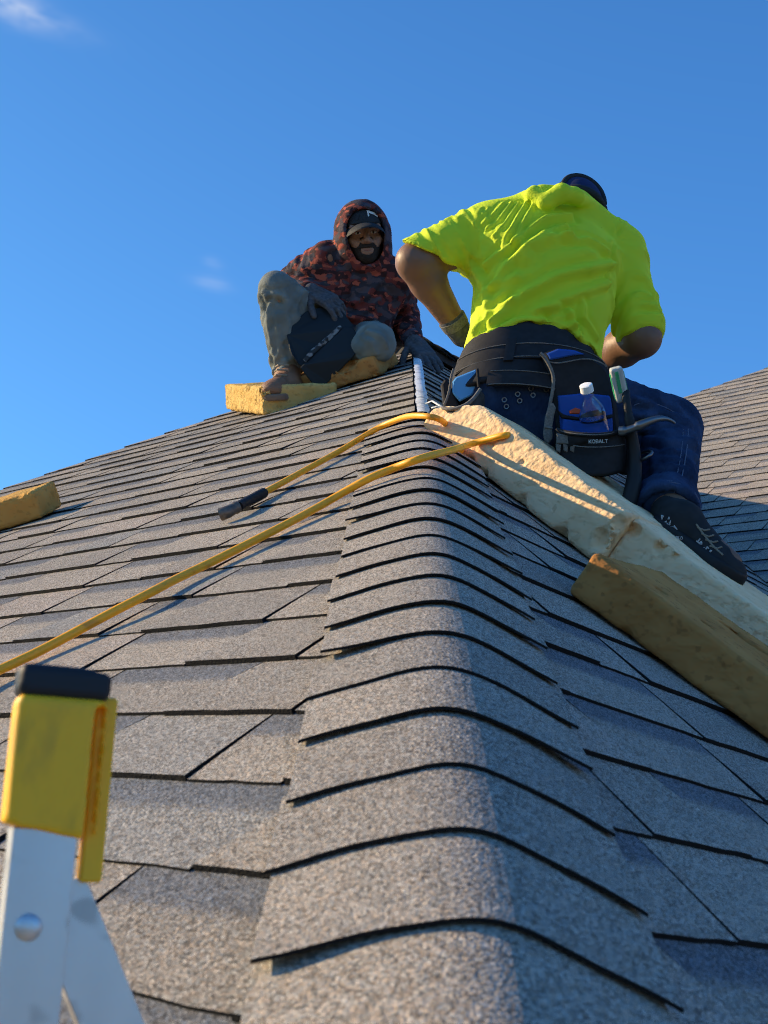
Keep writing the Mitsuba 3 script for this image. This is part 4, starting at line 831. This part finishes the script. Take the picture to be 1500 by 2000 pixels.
# gloves, trousers, boot
gr = nets(smin([grow(g, .0018) for g in hdR] + [capsule(wrR - (wrR - elR) * .10, wrR, .041, .036)], .006), *bounds([wrR, at(650, 610, 5.2)], .13), .0038); obj('glove', gr, 'glove', f2, smooth=True)
gm = nets(smin([grow(g, .0018) for g in hdL] + [capsule(wrL - (wrL - elL) * .16, wrL, .042, .036)], .006), *bounds([wrL, at(858, 715, 5.25)], .13), .0038); obj('glove', gm, 'glove', f2, smooth=True)
tf = smin([loft(pel, Xt, Yt, Zt, [(-.14, 0, .02, .15, .12), (-.06, 0, .01, .172, .125), (.01, 0, 0, .165, .115)]), capsule(hipR, knR, .092, .067), capsule(knR, anR + (anR - knR) * .03, .068, .056), capsule(hipL, knL, .092, .068), capsule(knL, anL, .066, .056)], .025)
tf = cut(tf, plane(anR + (anR - knR) * .05, anR - knR))
m = nets(tf, *bounds([pel, knR, anR, knL, anL, hipL], .16), .007)
rings(m, knR, anR, .011, 4, 41, .0, 1.1); rings(m, hipR, knR, .010, 4, 42, .2, 1); rings(m, hipL, knL, .010, 4, 43, .2, 1.1)
folds(m, [(on_surf(tf, q, 4.7, 5.7), a, w) for q, a, w in (([(520, 580), (527, 640), (538, 705)], .009, .011), ([(556, 572), (562, 640), (572, 700)], .009, .012), ([(514, 572), (545, 576), (578, 602)], .010, .010), ([(512, 600), (545, 598), (570, 615)], .007, .010), ([(530, 690), (555, 680), (585, 694)], .008, .010), ([(705, 655), (725, 668), (735, 690)], .008, .010), ([(715, 648), (742, 655), (757, 676)], .007, .010), ([(538, 712), (560, 704), (586, 714)], .009, .009))]); crumple(m, .004, .09, 12)
obj('trousers', m, 'work_trousers', f2, smooth=True)
bs = at(566, 776, 5.16); bt_ = at(541, 776, 5.07); bf_ = unit(bt_ - bs); bu = unit(UP + FWD * .1); bu = unit(bu - bf_ * (bu @ bf_)); bw = np.cross(bu, bf_); Mb = np.stack([bf_, bw, bu])
tp = bs + bf_ * .115
uf = smin([capsule(bs + bu * .05, anR + UP * -.01, .052, .055), ellipsoid(bs + bu * .04, Mb, (.065, .048, .05)), capsule(bs + bu * .05 + bf_ * .03, tp + bu * .035 - bf_ * .03, .05, .042), ellipsoid(tp + bu * .030, Mb, (.062, .052, .040))], .025)
m = nets(cut(uf, plane(bs + bu * .006, -bu)), *bounds([bs, tp, anR], .13), .005); bo = obj('boot', m, 'boot_leather', f2, smooth=True)
sf = smin([ellipsoid(bs + bu * .0, Mb, (.074, .054, .06)), capsule(bs, tp, .05, .054), ellipsoid(tp, Mb, (.068, .058, .06))], .02)
m = nets(cut(sf, plane(bs + bu * .010, bu), plane(bs - bu * .016, -bu)), *bounds([bs, tp], .13), .005); obj('sole', m, 'boot_sole', bo, smooth=40)
for k in range(3):
    c = bs + bf_ * (.075 - .012 * k) + bu * (.083 + .020 * k); obj('lace', tube([c - bw * .030 - bf_ * .012, c + bf_ * .018 + bu * .004, c + bw * .030 - bf_ * .012], .0035, 6), 'lace', bo)
# the dark sheet in the hand
shb = thing('shingle_bundle', 'dark folded cap shingles held at the glove, leaning against the knee', 'shingles')
bend = lambda x, y: 5.12 + .0009 * max(0, 700 - y) - .0004 * abs(x - 640)
obj('sheet', prism([(560, 655), (570, 634), (598, 608), (636, 597), (668, 607), (692, 638), (600, 713), (586, 716), (567, 690)], 5.12, .012, .003, bend=lambda x, y: bend(x, y) + .012), 'shingle_back', shb)
obj('sheet', prism([(586, 718), (600, 704), (672, 638), (690, 640), (708, 676), (692, 694), (624, 764), (606, 744)], 5.10, .012, .003, bend=lambda x, y: bend(x, y) - .004), 'shingle_back', shb)
obj('seal_strip', prism([(592, 702), (606, 684), (640, 656), (664, 634), (668, 640), (645, 664), (612, 692), (597, 708)], 5.09, .004, .001, bend=lambda x, y: bend(x, y) - .008), 'seal', shb)
